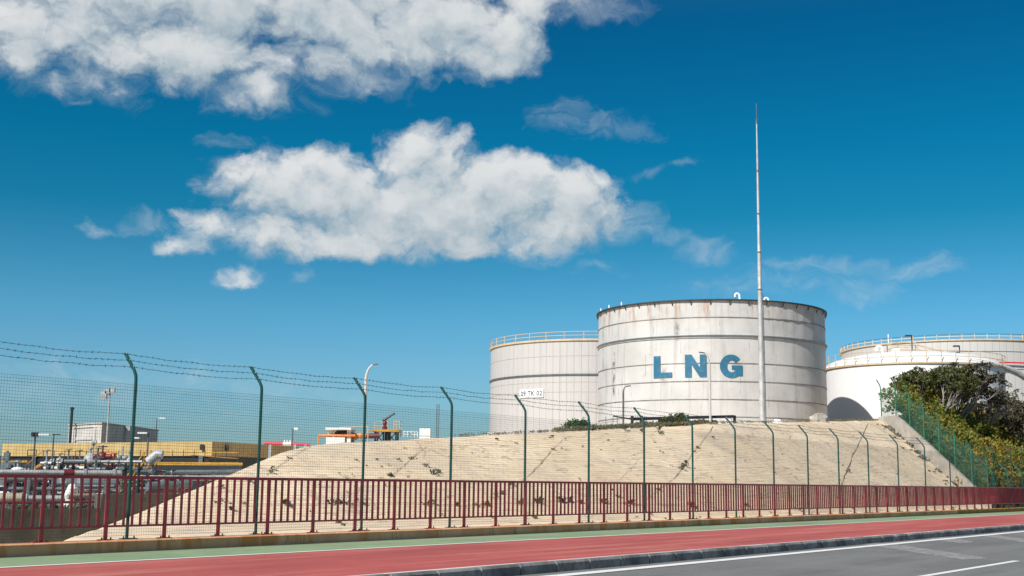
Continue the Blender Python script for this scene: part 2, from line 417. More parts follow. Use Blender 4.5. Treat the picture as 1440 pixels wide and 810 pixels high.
# clouds: masses at fixed bearings and heights in the sky (units of 1/17.4 rad), broken up by noise
gen = nd(nt, 'ShaderNodeTexCoord').outputs['Generated']
sp = nd(nt, 'ShaderNodeSeparateXYZ'); nt.links.new(gen, sp.inputs[0])
az = math_(nt, 'MULTIPLY', math_(nt, 'ARCTAN2', sp.outputs[0], sp.outputs[1]), 17.4)
el = math_(nt, 'MULTIPLY', math_(nt, 'ARCSINE', sp.outputs[2]), 17.4)
cb = nd(nt, 'ShaderNodeCombineXYZ'); nt.links.new(az, cb.inputs[0]); nt.links.new(el, cb.inputs[1])
def sky_pos(px, py):
    d = ray(px, py); return math.atan2(d.x, d.y)*17.4, math.asin(d.z)*17.4
BLOBS = [  # bearing/height given as survey pixels, half sizes in 1/100 of a unit, weight
 (600,295,255,56,1.05),(600,222,80,46,1.05),(440,265,140,58,1.0),(700,268,130,52,1.05),(810,285,85,52,1.0),(370,240,55,34,.8),(400,332,100,34,.95),(560,335,170,34,.95),(690,320,150,36,.85),
 (300,318,66,26,.62),(268,342,42,16,.50),(335,388,34,16,.5),(745,335,90,26,.5),
 (400,0,400,70,1.05),(120,40,130,72,1.0),(285,75,95,56,1.0),(50,50,80,60,.9),(560,40,170,64,1.05),(680,55,100,58,1.0),(440,85,110,36,.8),(120,105,70,30,.55),(760,10,80,40,.7),(350,120,60,30,.5)]
THIN = [(815,172,66,24,.75),(790,155,34,26,.7),(890,180,46,18,.7),(915,242,26,10,.6),(952,236,22,9,.8),(990,350,34,18,.95),(945,332,34,16,.8),(845,373,44,10,.7),(885,312,55,30,.95),
 (1290,377,62,20,.9),(1200,374,60,18,.85),(1215,410,56,26,.7),(1130,370,56,12,.75),(1080,400,130,22,.6),(205,315,36,14,.75),(138,318,34,14,.9),(840,8,70,26,.8),(330,205,40,12,.5),(745,352,70,22,.8),
 (120,120,100,26,.7),(360,130,120,30,.6),(520,110,90,26,.7),(110,545,300,40,.55),(330,550,220,34,.55),(425,382,20,10,.6)]
grp = bpy.data.node_groups.new('cloud_density', 'ShaderNodeTree')
grp.interface.new_socket(name='P', in_out='INPUT', socket_type='NodeSocketVector')
grp.interface.new_socket(name='D', in_out='OUTPUT', socket_type='NodeSocketFloat')
gi = grp.nodes.new('NodeGroupInput'); go = grp.nodes.new('NodeGroupOutput'); g = grp
warp = nd(g, 'ShaderNodeTexNoise'); warp.inputs['Scale'].default_value = .9; warp.inputs['Detail'].default_value = 5; warp.inputs['Roughness'].default_value = .6
g.links.new(gi.outputs[0], warp.inputs['Vector'])
wv = nd(g, 'ShaderNodeVectorMath', operation='SUBTRACT'); g.links.new(warp.outputs['Color'], wv.inputs[0]); wv.inputs[1].default_value = (.5, .5, .5)
ws = nd(g, 'ShaderNodeVectorMath', operation='MULTIPLY_ADD'); g.links.new(wv.outputs[0], ws.inputs[0]); ws.inputs[1].default_value = (.75, .55, 0); g.links.new(gi.outputs[0], ws.inputs[2])
pv = ws.outputs[0]
def mass(g, pv, blobs, grow):
    acc = None
    for (bx, by, rx, ry, wt) in blobs:
        ax_, ay_ = sky_pos(bx, by)
        s1 = nd(g, 'ShaderNodeVectorMath', operation='SUBTRACT'); g.links.new(pv, s1.inputs[0]); s1.inputs[1].default_value = (ax_, ay_, 0)
        s2 = nd(g, 'ShaderNodeVectorMath', operation='MULTIPLY'); g.links.new(s1.outputs[0], s2.inputs[0]); s2.inputs[1].default_value = (100/(rx*grow), 100/(ry*grow), 0)
        s3 = nd(g, 'ShaderNodeVectorMath', operation='DOT_PRODUCT'); g.links.new(s2.outputs[0], s3.inputs[0]); g.links.new(s2.outputs[0], s3.inputs[1])
        f_ = math_(g, 'MULTIPLY_ADD', s3.outputs['Value'], -wt, wt)
        acc = f_ if acc is None else math_(g, 'SMOOTH_MAX', acc, f_, .25)
    return acc
acc = mass(g, pv, BLOBS, 1.10)
sc1 = nd(g, 'ShaderNodeVectorMath', operation='MULTIPLY'); g.links.new(pv, sc1.inputs[0]); sc1.inputs[1].default_value = (1, 1.35, 1)
fb = noise(g, sc1.outputs[0], 1.2, 12, .60, .2)
fb2 = noise(g, sc1.outputs[0], .55, 4, .5)
vo = nd(g, 'ShaderNodeTexVoronoi', feature='F1'); vo.normalize = True; vo.inputs['Scale'].default_value = 1.7; vo.inputs['Detail'].default_value = 4; vo.inputs['Roughness'].default_value = .52
vw = nd(g, 'ShaderNodeVectorMath', operation='MULTIPLY_ADD'); g.links.new(wv.outputs[0], vw.inputs[0]); vw.inputs[1].default_value = (.5, .5, 0); g.links.new(sc1.outputs[0], vw.inputs[2])
g.links.new(vw.outputs[0], vo.inputs['Vector'])
bil = math_(g, 'MULTIPLY_ADD', vo.outputs['Distance'], -2.5, .92)
acc = math_(g, 'ADD', acc, bil)
dens = math_(g, 'ADD', math_(g, 'MAXIMUM', acc, -.8), math_(g, 'ADD', math_(g, 'MULTIPLY_ADD', fb, 1.5, -.75), math_(g, 'MULTIPLY_ADD', fb2, .5, -.2)))
g.links.new(dens, go.inputs[0])
def cloud(vec):
    n = nt.nodes.new('ShaderNodeGroup'); n.node_tree = grp; nt.links.new(vec, n.inputs[0]); return n.outputs[0]
def offset(v, o):
    n = nd(nt, 'ShaderNodeVectorMath', operation='ADD'); nt.links.new(v, n.inputs[0]); n.inputs[1].default_value = o; return n.outputs[0]
d0 = cloud(cb.outputs[0]); d2 = cloud(offset(cb.outputs[0], (-.14, .30, 0)))
alpha = ramp(nt, d0, .10, 1.10)
lit = ramp(nt, math_(nt, 'MULTIPLY', math_(nt, 'SUBTRACT', d0, d2), .55), -.62, .60)
ccol = mix(nt, lit, (3.4, 4.6, 5.4), (8.4, 8.5, 8.5))
thick = ramp(nt, d0, .9, 2.6)
ccol = mix(nt, math_(nt, 'MULTIPLY', thick, .5), ccol, (5.0, 6.0, 6.6))
# thin torn cloud
tw = nd(nt, 'ShaderNodeTexNoise'); tw.inputs['Scale'].default_value = 1.5; tw.inputs['Detail'].default_value = 5; nt.links.new(cb.outputs[0], tw.inputs['Vector'])
tv = nd(nt, 'ShaderNodeVectorMath', operation='MULTIPLY_ADD'); nt.links.new(tw.outputs['Color'], tv.inputs[0]); tv.inputs[1].default_value = (1.0, .7, 0)
tv0 = nd(nt, 'ShaderNodeVectorMath', operation='SUBTRACT'); nt.links.new(cb.outputs[0], tv0.inputs[0]); tv0.inputs[1].default_value = (.5, .35, 0); nt.links.new(tv0.outputs[0], tv.inputs[2])
dt = math_(nt, 'ADD', math_(nt, 'MAXIMUM', mass(nt, tv.outputs[0], THIN, 1.25), -.8), math_(nt, 'MULTIPLY_ADD', noise(nt, vscale(nt, tv.outputs[0], (1.0, 1.6, 1)), 2.0, 9, .62, .8), 2.0, -1.05))
thin = ramp(nt, dt, .05, 1.6, 0, .40)
skyc = mix(nt, thin, skyc, (7.0, 7.6, 7.9))
front = ramp(nt, sp.outputs[1], .05, .2)
fin = mix(nt, math_(nt, 'MULTIPLY', math_(nt, 'MULTIPLY', alpha, front), .96), skyc, ccol)
nt.links.new(fin, bg.inputs['Color']); bg.inputs['Strength'].default_value = .0765

# ------------------------------------------------------------------ ground, road, path
g_ = MB(); S = 6000
g_.quad((-S, -S, -.62), (S, -S, -.62), (S, S, -.62), (-S, S, -.62))
struct(g_.build('ground', M['earth']), 'wide bare sandy ground under and beyond the site', 'ground')
U0, U1, QK = -80, 300, 11.55
def strip(q0, q1, z, name, mat, label, cat, u0=U0, u1=U1, th=.0):
    b_ = MB(); n = 60
    for i in range(n):
        a, c_ = u0+(u1-u0)*i/n, u0+(u1-u0)*(i+1)/n
        b_.quad(P(a, q0, z), P(c_, q0, z), P(c_, q1, z), P(a, q1, z))
    o = b_.build(name, mat)
    return struct(o, label, cat)
strip(-16, QK+.02, .055, 'road', M['road'], 'grey asphalt road in front of the kerb', 'road')
strip(QK+.12, 16.25, .22, 'cycle_path', M['red'], 'wide red surfaced path beside the road', 'path')
strip(16.25, 18.3, .22, 'footpath', M['green'], 'green surfaced strip along the foot of the plinth', 'path')
M['shadow_line'] = paint('dark_shadow_paint', (.035, .035, .030), .95, var=.5, scale=2.5)  # flat dark strip painted in for the shadow line at the plinth foot
strip(18.14, 18.26, .225, 'shadow_line', M['shadow_line'], 'dark painted shadow line along the foot of the plinth', 'shadow_line')
strip(16.18, 16.31, .225, 'path_marking', M['line_red'], 'thin white line between red path and green strip', 'road marking')
strip(10.92, 11.20, .064, 'edge_line', M['line'], 'worn white edge line along the foot of the kerb', 'road marking')
strip(6.72, 6.86, .060, 'lane_dash', M['line'], 'short white lane dash on the asphalt', 'road marking', 18.4, 26.3)
for pts, lb in (((( 1205, 764), (1245, 763), (1392, 785), (1352, 787)), 'faded slanting white bar running from edge line towards the lane dash'),
                (((1300, 757), (1330, 755), (1372, 762), (1350, 764)), 'short faded smear of paint beside the edge line'),
                (((1372, 752.5), (1392, 751), (1470, 762), (1450, 764)), 'faded slanting white bar farther along the edge line')):
    b_ = MB(); b_.quad(*[on_z(x, y, .059) for x, y in pts])
    struct(b_.build('faded_marking', M['line_old']), lb, 'road marking')
kb = MB(); u = -20.0
while u < 130:
    L = 1.0; gp = .022
    for (a, c_) in ((u+gp, u+L-gp),):
        lo = [P(a, QK, -.05), P(c_, QK, -.05), P(c_, QK+.16, -.05), P(a, QK+.16, -.05)]
        md = [P(a, QK+.01, .19), P(c_, QK+.01, .19), P(c_, QK+.16, .19), P(a, QK+.16, .19)]
        j = random.uniform(-.004, .004)
        hi = [P(a, QK+.035, .228+j), P(c_, QK+.035, .228+j), P(c_, QK+.16, .228+j), P(a, QK+.16, .228+j)]
        kb.hexa(lo, md); kb.hexa(md, hi)
    u += L
struct(kb.build('kerb', M['kerb']), 'dark stone block kerb between asphalt road and red path', 'kerb')
pk = MB(); pk.quad(P(U0, QK+.155, .224), P(U1, QK+.155, .224), P(U1, QK+.245, .224), P(U0, QK+.245, .224))
struct(pk.build('kerb_line', M['line_red']), 'thin pale line along the top of the kerb', 'road marking')
sub = MB(); sub.hexa([P(U0, QK+.03, -.5), P(U1, QK+.03, -.5), P(U1, 18.3, -.5), P(U0, 18.3, -.5)], [P(U0, QK+.03, .18), P(U1, QK+.03, .18), P(U1, 18.3, .18), P(U0, 18.3, .18)])
struct(sub.build('path_bed', M['concrete']), 'concrete bed under the red and green path', 'path')

# plinth wall: bevelled, long
PT = .42
def plinth(u0, u1, mat, name, label):
    b_ = MB()
    q0, q1 = 18.24, 18.56
    n = max(1, int((u1-u0)/2.6))
    for i in range(n):
        a, c_ = u0+(u1-u0)*i/n+.004, u0+(u1-u0)*(i+1)/n-.004
        b_.hexa([P(a, q0, -.3), P(c_, q0, -.3), P(c_, q1, -.3), P(a, q1, -.3)], [P(a, q0+.01, PT-.02), P(c_, q0+.01, PT-.02), P(c_, q1, PT-.02), P(a, q1, PT-.02)])
        b_.hexa([P(a, q0+.01, PT-.02), P(c_, q0+.01, PT-.02), P(c_, q1, PT-.02), P(a, q1, PT-.02)], [P(a, q0+.03, PT), P(c_, q0+.03, PT), P(c_, q1-.02, PT), P(a, q1-.02, PT)])
    return tag(b_.build(name, mat), label, 'low wall')
UE = uq(on_q(1345, 712, 18.3))[0]
plinth(-10, UE, M['plinth'], 'plinth_wall', 'long low rust stained concrete plinth under the maroon railing')
plinth(UE, 130, M['plinth_ochre'], 'plinth_wall', 'ochre yellow end stretch of low plinth past the sloping wall')

# ------------------------------------------------------------------ embankment
def grid(u_of, qs, nu, hf):
    b_ = MB(); rows = len(qs)
    for q in qs:
        a, c_ = u_of(q)
        for i in range(nu+1):
            p = P(a+(c_-a)*i/nu, q); p.z = hf(p.x, p.y); b_.v.append(p)
    for j in range(rows-1):
        for i in range(nu):
            o = j*(nu+1)+i; b_.f.append((o, o+1, o+nu+2, o+nu+1))
    return b_
from mathutils import noise as mnoise
def Hn(x, y):
    z = H(x, y)
    return z + .05*mnoise.fractal(Vector((x*.5, y*.5, 0)), 1.0, 2.0, 4)
qs = [18.5 + i*.25 for i in range(46)] + [30 + i*.5 for i in range(40)] + [50+i*2.0 for i in range(30)]
bankm = grid(lambda q: (-8, wall_u(q)), qs, 300, Hn)
bank = struct(bankm.build('embankment', M['bank'], smooth=True), 'sloping pale sand coloured embankment behind the fences', 'embankment')

def hill(x, y):
    u = x*D2.x + y*D2.y; q = x*N2.x + y*N2.y
    z = min(.38 + .62*max(0, q-19.0), .30 + .85*max(0, q-19.8), 7.0)
    return z + .25*mnoise.fractal(Vector((x*.25, y*.25, 3)), 1.0, 2.0, 3)
qs2 = [18.6+i*.5 for i in range(36)]
hm = grid(lambda q: (wall_u(q), max(150, wall_u(q)+5)), qs2, 100, lambda x, y: hill(x, y))
struct(hm.build('hillside', M['yard'], smooth=True), 'dark overgrown hillside right of the sloping concrete wall', 'hillside')

# joints between the paved bays: thin dark cracks that follow the slope
def crack(pts, wid, name='joint_crack'):
    wid *= .65
    b_ = MB(); prev = None
    for k in range(len(pts)-1):
        n = 14
        for i in range(n+(k == len(pts)-2)):
            t = i/n; px = pts[k][0]*(1-t)+pts[k+1][0]*t+random.uniform(-.7, .7); py = pts[k][1]*(1-t)+pts[k+1][1]*t
            p = on_bank(px, py)
            if p is None: prev = None; continue
            u_, q_ = uq(p); ww = wid*random.uniform(.5, 1.3)
            a = P(u_-ww/2, q_); c_ = P(u_+ww/2, q_)
            a.z = Hn(a.x, a.y)+.035; c_.z = Hn(c_.x, c_.y)+.035
            if prev: b_.quad(prev[0], prev[1], c_, a)
            prev = (a, c_)
    return b_.build(name, M['crackmat'], parent=bank)
M['crackmat'] = paint('crack_soil', (.13, .105, .075), .95, var=.4)
for pts, wd in ((((375, 668), (408, 645), (436, 628)), .06), (((548, 672), (575, 648), (600, 630)), .06), (((688, 705), (742, 672), (792, 618)), .07), (((905, 707), (950, 672), (1003, 601)), .09),
                (((870, 676), (890, 656), (902, 642)), .04), (((1183, 682), (1200, 640), (1220, 597)), .12), (((335, 709.5), (500, 710.5), (660, 711)), .06), (((660, 711), (780, 707), (985, 712)), .06)):
    crack(pts, wd)

# weeds rooted in the cracks and on the crest
def tuft(b_, p, r, h, n, mat_wide=.05):
    n = max(4, int(n*.9)); mat_wide *= .75; r *= .52; h *= .9
    for _ in range(n):
        a = random.uniform(0, 2*PI); rr = r*math.sqrt(random.random())
        base = Vector((p.x+rr*math.cos(a), p.y+rr*math.sin(a), 0)); base.z = p.z + random.uniform(0, h*.6)
        t = random.uniform(0, 2*PI); L = h*random.uniform(.4, 1.0)
        tip = base + Vector((math.cos(t)*L*.6, math.sin(t)*L*.6, L*.7))
        sd = Vector((-math.sin(t), math.cos(t), 0))*mat_wide*random.uniform(.5, 1.4)
        mid = (base+tip)/2
        nn = len(b_.v); b_.v += [base, mid+sd, tip, mid-sd]; b_.f.append((nn, nn+1, nn+2, nn+3))
wd = MB()
def weeds_line(pts, n, r, h):
    n = max(3, int(n*.45))
    for _ in range(n):
        k = random.randrange(len(pts)-1); t = random.random()
        p = on_bank(pts[k][0]*(1-t)+pts[k+1][0]*t+random.uniform(-2, 2), pts[k][1]*(1-t)+pts[k+1][1]*t+random.uniform(-1, 1))
        if p: tuft(wd, p, r*random.uniform(.4, 1.2), h*random.uniform(.5, 1.2), int(26*r/.25*random.uniform(.5, 1.2))+4)
weeds_line(((340, 709.5), (500, 710.5), (660, 711)), 26, .22, .16)
weeds_line(((660, 711), (780, 707), (880, 710), (985, 713)), 40, .28, .2)
weeds_line(((905, 707), (950, 672), (985, 625)), 9, .18, .16)
weeds_line(((375, 668), (408, 645), (430, 630)), 8, .15, .14)
weeds_line(((548, 672), (575, 648), (600, 630)), 5, .15, .14)
weeds_line(((690, 703), (742, 672), (780, 630)), 9, .18, .14)
weeds_line(((1190, 670), (1205, 632), (1218, 600)), 8, .15, .14)
weeds_line(((310, 640+38), (312, 700), (330, 725)), 6, .2, .16)
weeds_line(((650, 620), (770, 615), (800, 618)), 7, .12, .1)
weeds_line(((870, 604), (905, 607), (930, 606)), 7, .22, .2)
for (x, y, r) in ((598, 656, .30), (610, 668, .38), (615, 664, .3), (962, 657, .42), (958, 661, .35), (975, 636, .25), (475, 737, .35), (482, 740, .3), (752, 730, .4), (305, 708, .3), (352, 678, .22), (726, 624, .16),
                  (500, 648, .16), (530, 647, .15), (560, 647, .18), (700, 612, .15), (795, 618, .12), (870, 700, .4), (1050, 712, .4), (1125, 718, .4), (880, 711, .4), (240, 700, .3),
                  (1003, 616, .2), (1100, 640, .15), (1185, 655, .15), (1250, 640, .15), (1262, 668, .2), (1120, 660, .1), (845, 633, .1), (855, 620, .12), (930, 611, .3), (1200, 716, .35), (690, 728, .3), (1340, 715, .3)):
    p = on_bank(x, y)
    if p: tuft(wd, p, r*(.45 if y > 690 else .72), r*(.32 if y > 690 else .5), int(60*r)+6, .035)
for _ in range(110):     # strewn along the crumbling right edge and elsewhere
    t = random.random(); x = 1262+t*105+random.gauss(0, 7); y = 600+t*88+random.gauss(0, 4)
    p = on_bank(x-8, y)
    if p: tuft(wd, p, random.uniform(.08, .3), .12, 14, .05)
for _ in range(60):
    p = on_bank(random.uniform(420, 1230), random.uniform(620, 735))
    if p: tuft(wd, p, random.uniform(.04, .12), .09, 7, .03)
tag(wd.build('weeds', M['weed']), 'low weeds growing from cracks of the sandy embankment', 'weeds', kind='stuff')
cg = MB()
for px in range(640, 1240, 1):
    dens_ = .9 if 780 < px < 1000 else (.7 if 1170 < px < 1238 else .15)
    for _ in range(3):
        if random.random() > dens_: continue
        p = crest(px+random.random(), random.uniform(-.3, 1.2)); tuft(cg, p, .25, .22 if 780 < px < 990 else .15, 12, .022)
tag(cg.build('crest_grass', M['dry']), 'dry grass and scrub fringing the top of the embankment', 'grass', kind='stuff')

# rubble at right edge of the bank
rb = MB()
for _ in range(160):
    t = random.random(); x = 1255+t*110+random.gauss(0, 6); y = 600+t*86+random.gauss(0, 4)
    p = on_bank(x-4, y)
    if p:
        s_ = random.uniform(.06, .25); a = random.uniform(0, PI)
        rb.box(p+Vector((0, 0, s_*.12)), (s_*2, s_*.8, s_*.5), (math.cos(a), math.sin(a)), random.uniform(-.4, .4))
tag(rb.build('broken_paving', M['pitwall']), 'loose broken paving fragments along the right edge of the embankment', 'rubble', kind='stuff')

# ------------------------------------------------------------------ sloping wall at the right end of the embankment
sw = MB(); prev = None
prof = []
for px, py in ((1238, 579), (1266, 581), (1290, 600), (1320, 630), (1350, 657), (1386, 690)):
    pass
qs3 = [18.6 + i*(27.4-18.6)/24 for i in range(25)]
for q in qs3:
    u_ = wall_u(min(q, 27.19))
    p = P(u_, q)
    b0 = Hn(p.x, p.y)
    top = min(b0 + .80 + .25*min(1, max(0, (q-20)/5)), H(*P(u_, 26.0).xy)+.95)
    prof.append((u_, q, top))
WT = prof
for i in range(len(prof)-1):
    (u1, q1, t1), (u2, q2, t2) = prof[i], prof[i+1]
    lo = [P(u1-.02, q1, 0), P(u1+.42, q1-.0, 0), P(u2+.42, q2, 0), P(u2-.02, q2, 0)]
    hi = [P(u1-.02, q1, t1), P(u1+.42, q1, t1), P(u2+.42, q2, t2), P(u2-.02, q2, t2)]
    sw.hexa(lo, hi)
tag(sw.build('sloping_wall', M['concrete']), 'sloping concrete wall descending the right edge of the embankment', 'wall')

# ------------------------------------------------------------------ maroon railing
QR = 18.40
rail = thing('railing', 'long maroon painted steel railing standing on the plinth', 'railing', P(20, QR, PT))
RU0, RU1, STEP = 4.9, 118.0, 1.235
base_u = uq(on_q(57, 763, QR))[0]
k0 = math.floor((RU0-base_u)/STEP); RU0 = base_u + k0*STEP
RH = 1.10
def dz(u): return 0.0
tr_ = MB().bar(P(RU0-.6, QR, PT+RH-.03), P(RU1, QR, PT+RH-.03), .062, .055)
tr_.build('top_rail', M['maroon'], rail)
MB().bar(P(RU0-.6, QR, PT+.235), P(RU1, QR, PT+.235), .045, .035).build('bottom_rail', M['maroon'], rail)
uu = RU0; i = 0; bal = []
while uu < RU1:
    pb = MB(); pb.bar(P(uu, QR, PT+.01), P(uu, QR, PT+RH-.055), .055, .05)
    post = pb.build('post', M['maroon'], rail)
    fp = MB(); fp.box(P(uu, QR, PT+.008), (.26, .13, .016), D2)
    for s_ in (-.09, .09): fp.tube([P(uu+s_, QR-.03, PT+.016), P(uu+s_, QR-.03, PT+.05)], .014, 6)
    fp.build('foot_plate', M['maroon'], post)
    for j in range(1, 7): bal.append(uu + STEP*j/7)
    uu += STEP; i += 1
far = MB()
vis = 0
for bu in bal:
    if bu > RU1: continue
    jit = random.uniform(-.006, .006)
    p0, p1 = P(bu+jit, QR, PT+.25), P(bu+random.uniform(-.006, .006), QR, PT+RH-.055)
    if bu > uq(on_q(-25, 720, QR))[0] and vis < 100:
        MB().bar(p0, p1, .040, .030).build('baluster', M['maroon'], rail); vis += 1
    else: far.bar(p0, p1, .040, .030)
tag(far.build('baluster', M['maroon'], rail), kind='stuff')

# ------------------------------------------------------------------ green mesh fence with barbed wire
QF = 18.60
FH = 2.925
fu0 = uq(on_q(178, 758, QF))[0]
fus = [fu0 + 3.0*k for k in range(-2, 12)]
fus += [uq(on_q(x, 712, QF))[0] for x in (1223, 1265, 1303, 1338, 1371, 1400, 1425)]
fus += [fus[-1]+3.2*k for k in range(1, 4)]
fence = thing('mesh_fence', 'tall green wire mesh fence with bent posts and three barbed wires', 'fence', P(30, QF, PT))
def tip(u, t):      # along the bent arm, t metres from the bend: inward and up
    a = math.radians(47); return P(u, QF + .02 + t*math.cos(a)*.95, PT+FH + t*math.sin(a))
for uu in fus:
    pts = [P(uu, QF, .15)] + [P(uu, QF, PT+z) for z in (.5, 1.5, 2.5, FH-.12)] + [P(uu, QF+.012, PT+FH-.04), tip(uu, .08), tip(uu, .25), tip(uu, .50)]
    po = MB().tube(pts, .030, 8).build('post', M['green_post'], fence, smooth=True)
    sl_ = MB()
    for t in (.12, .29, .46): sl_.box(tip(uu, t) + P(0, -.0, .035), (.02, .05, .02), D2)
    sl_.build('wire_clip', M['galv'], po)
    fp = MB(); fp.box(P(uu, QF-.045, PT+.009), (.30, .14, .012), D2)
    for s_ in (-.11, .11): fp.tube([P(uu+s_, QF-.06, PT+.012), P(uu+s_, QF-.06, PT+.05)], .013, 6)
    fp.build('base_plate', M['green_post'], po)
net = MB(); WR = .0018
u_a, u_b = fus[0]-1.0, fus[-1]
x = u_a
def wire3(b_, p, q, r):
    b_.tube([p, q], r, 3, capped=False)
while x < u_b:
    wire3(net, P(x, QF-.034, PT+.06), P(x, QF-.034, PT+2.72), WR); x += .052
z = .06; k = 0
while z < 2.73:
    r = WR*1.15 if k % 6 else WR*1.7
    segs = []
    for i in range(len(fus)-1):
        wire3(net, P(fus[i] if i else u_a, QF-.036, PT+z), P(fus[i+1], QF-.036, PT+z), r)
    z += .053; k += 1
net.build('mesh_panel', M['green_wire'], fence)
for t in (.12, .29, .46):
    bw = MB()
    for i in range(len(fus)-1):
        a, c_ = tip(fus[i], t)+Vector((0, 0, .025)), tip(fus[i+1], t)+Vector((0, 0, .025))
        if i == 0: a = a - (c_-a)*.5
        n = 10; pts = [a.lerp(c_, j/n) - Vector((0, 0, .05*4*(j/n)*(1-j/n)*random.uniform(.6, 1.1))) for j in range(n+1)]
        bw.tube(pts, .0036, 4)
        L = (c_-a).length; nb = int(L/.13)
        for j in range(nb):
            f_ = (j+.5)/nb; kk = int(f_*n); q_ = pts[kk].lerp(pts[kk+1], f_*n-kk)
            for s_ in (1, -1):
                dd = Vector((random.uniform(-1, 1), random.uniform(-1, 1), random.uniform(-1, 1))).normalized()*.028
                bw.tube([q_-dd, q_+dd], .0035, 3, False)
    bw.build('barbed_wire', M['barbed'], fence)

# green net fence climbing the sloping wall
nf = thing('net_fence', 'green shade net fence on the sloping concrete wall beside the shrubs', 'fence', P(70, 22, 3))
def wt(q):
    for i in range(len(WT)-1):
        if WT[i][1] <= q <= WT[i+1][1]:
            t = (q-WT[i][1])/(WT[i+1][1]-WT[i][1]); return WT[i][0]+(WT[i+1][0]-WT[i][0])*t+.3, WT[i][2]+(WT[i+1][2]-WT[i][2])*t
    return WT[-1][0]+.3, WT[-1][2]
qn = [27.3, 26.0, 24.8, 23.6, 22.4, 21.2, 20.0, 18.9]
tops = []
for q in qn:
    u_, t_ = wt(q)
    nfp = MB().tube([P(u_, q, t_-.1), P(u_, q, t_+1.75), P(u_-.05, q+.02, t_+1.95), P(u_-.4, q+.1, t_+2.3)], .035, 7).build('post', M['net_post'], nf, smooth=True)
    tops.append((u_, q, t_))
nm = MB()
for i in range(len(tops)-1):
    (u1, q1, t1), (u2, q2, t2) = tops[i], tops[i+1]
    for j in range(6):
        f0, f1 = j/6, (j+1)/6
        sg = lambda f: .03*math.sin(f*PI*5)
        nm.quad(P(u1+(u2-u1)*f0+sg(f0)+.04, q1+(q2-q1)*f0, t1+(t2-t1)*f0+.02), P(u1+(u2-u1)*f1+sg(f1)+.04, q1+(q2-q1)*f1, t1+(t2-t1)*f1+.02),
                P(u1+(u2-u1)*f1+sg(f1)+.04, q1+(q2-q1)*f1, t1+(t2-t1)*f1+1.75), P(u1+(u2-u1)*f0+sg(f0)+.04, q1+(q2-q1)*f0, t1+(t2-t1)*f0+1.75))
nm.build('shade_net', M['net'], nf)
# the net carries on along the front, behind the mesh fence
nf2 = thing('net_fence', 'low green shade net fence past the foot of the sloping wall', 'fence', P(72, 18.9, .3))
ue = 68.2; nm = MB()
for i in range(12):
    a, c_ = ue+i*1.5, ue+(i+1)*1.5
    nm.quad(P(a, 18.95+.03*math.sin(i), .25), P(c_, 18.95+.03*math.sin(i+1), .25), P(c_, 18.95+.03*math.sin(i+1), 2.15), P(a, 18.95+.03*math.sin(i), 2.15))
nm.build('shade_net', M['net'], nf2)
for i in range(7):
    a = ue+i*3.0+1.2
    MB().tube([P(a, 18.98, .1), P(a, 18.98, 2.3), P(a, 19.05, 2.45), P(a, 19.4, 2.8)], .035, 7).build('post', M['net_post'], nf2, smooth=True)

# ------------------------------------------------------------------ tanks
def shell(name, c, R, z0, z1, mat, parent, n=128, rows=24, dent=None):
    b_ = MB(); me_uv = []
    for j in range(rows+1):
        for i in range(n+1):
            t = -PI/2 + 2*PI*(i/n-.5); zz_ = z0+(z1-z0)*j/rows
            r = R + (dent(t+PI/2, (j/rows)) if dent else 0)
            b_.v.append(Vector((c[0]+r*math.cos(t), c[1]+r*math.sin(t), zz_))); me_uv.append(((t+PI/2)*R, zz_-z0))
    for j in range(rows):
        for i in range(n):
            o = j*(n+1)+i; b_.f.append((o, o+1, o+n+2, o+n+1))
    ob = b_.build(name, mat, parent, smooth=True)
    uvl = ob.data.uv_layers.new(name='UVMap')
    for lp in ob.data.loops: uvl.data[lp.index].uv = me_uv[lp.vertex_index]
    return ob
def ring(c, R, z, w, h, n=128):
    return MB().lathe([(R-.02, z-h/2), (R+w, z-h/2), (R+w, z+h/2), (R-.02, z+h/2)], (c[0], c[1], 0), n)
def handrail(c, R, z, h, n, mat, parent, a0=0, a1=2*PI, r=.028, rails=(1.0, .55), post_w=None, post_mat=None):
    for i in range(n):
        t = a0+(a1-a0)*i/n; p = Vector((c[0]+R*math.cos(t), c[1]+R*math.sin(t), z))
        MB().tube([p, p+Vector((0, 0, h))], post_w or r*1.2, 6).build('rail_post', post_mat or mat, parent)
    for f in rails:
        k = 96; pts = [Vector((c[0]+R*math.cos(a0+(a1-a0)*i/k), c[1]+R*math.sin(a0+(a1-a0)*i/k), z+h*f)) for i in range(k+1)]
        MB().tube(pts, r, 5).build('hand_rail', mat, parent)
def gooseneck(base, h, r, rad, ax, name, mat, parent):
    b_ = Vector(base); d = Vector((ax[0], ax[1], 0)).normalized()
    pts = [b_, b_+Vector((0, 0, h))]
    for i in range(1, 9):
        a = PI*i/8; pts.append(b_+Vector((0, 0, h+rad*math.sin(a)))+d*(rad-rad*math.cos(a)))
    pts.append(pts[-1]-Vector((0, 0, rad*.5)))
    return MB().tube(pts, r, 8).build(name, mat, parent, smooth=True)

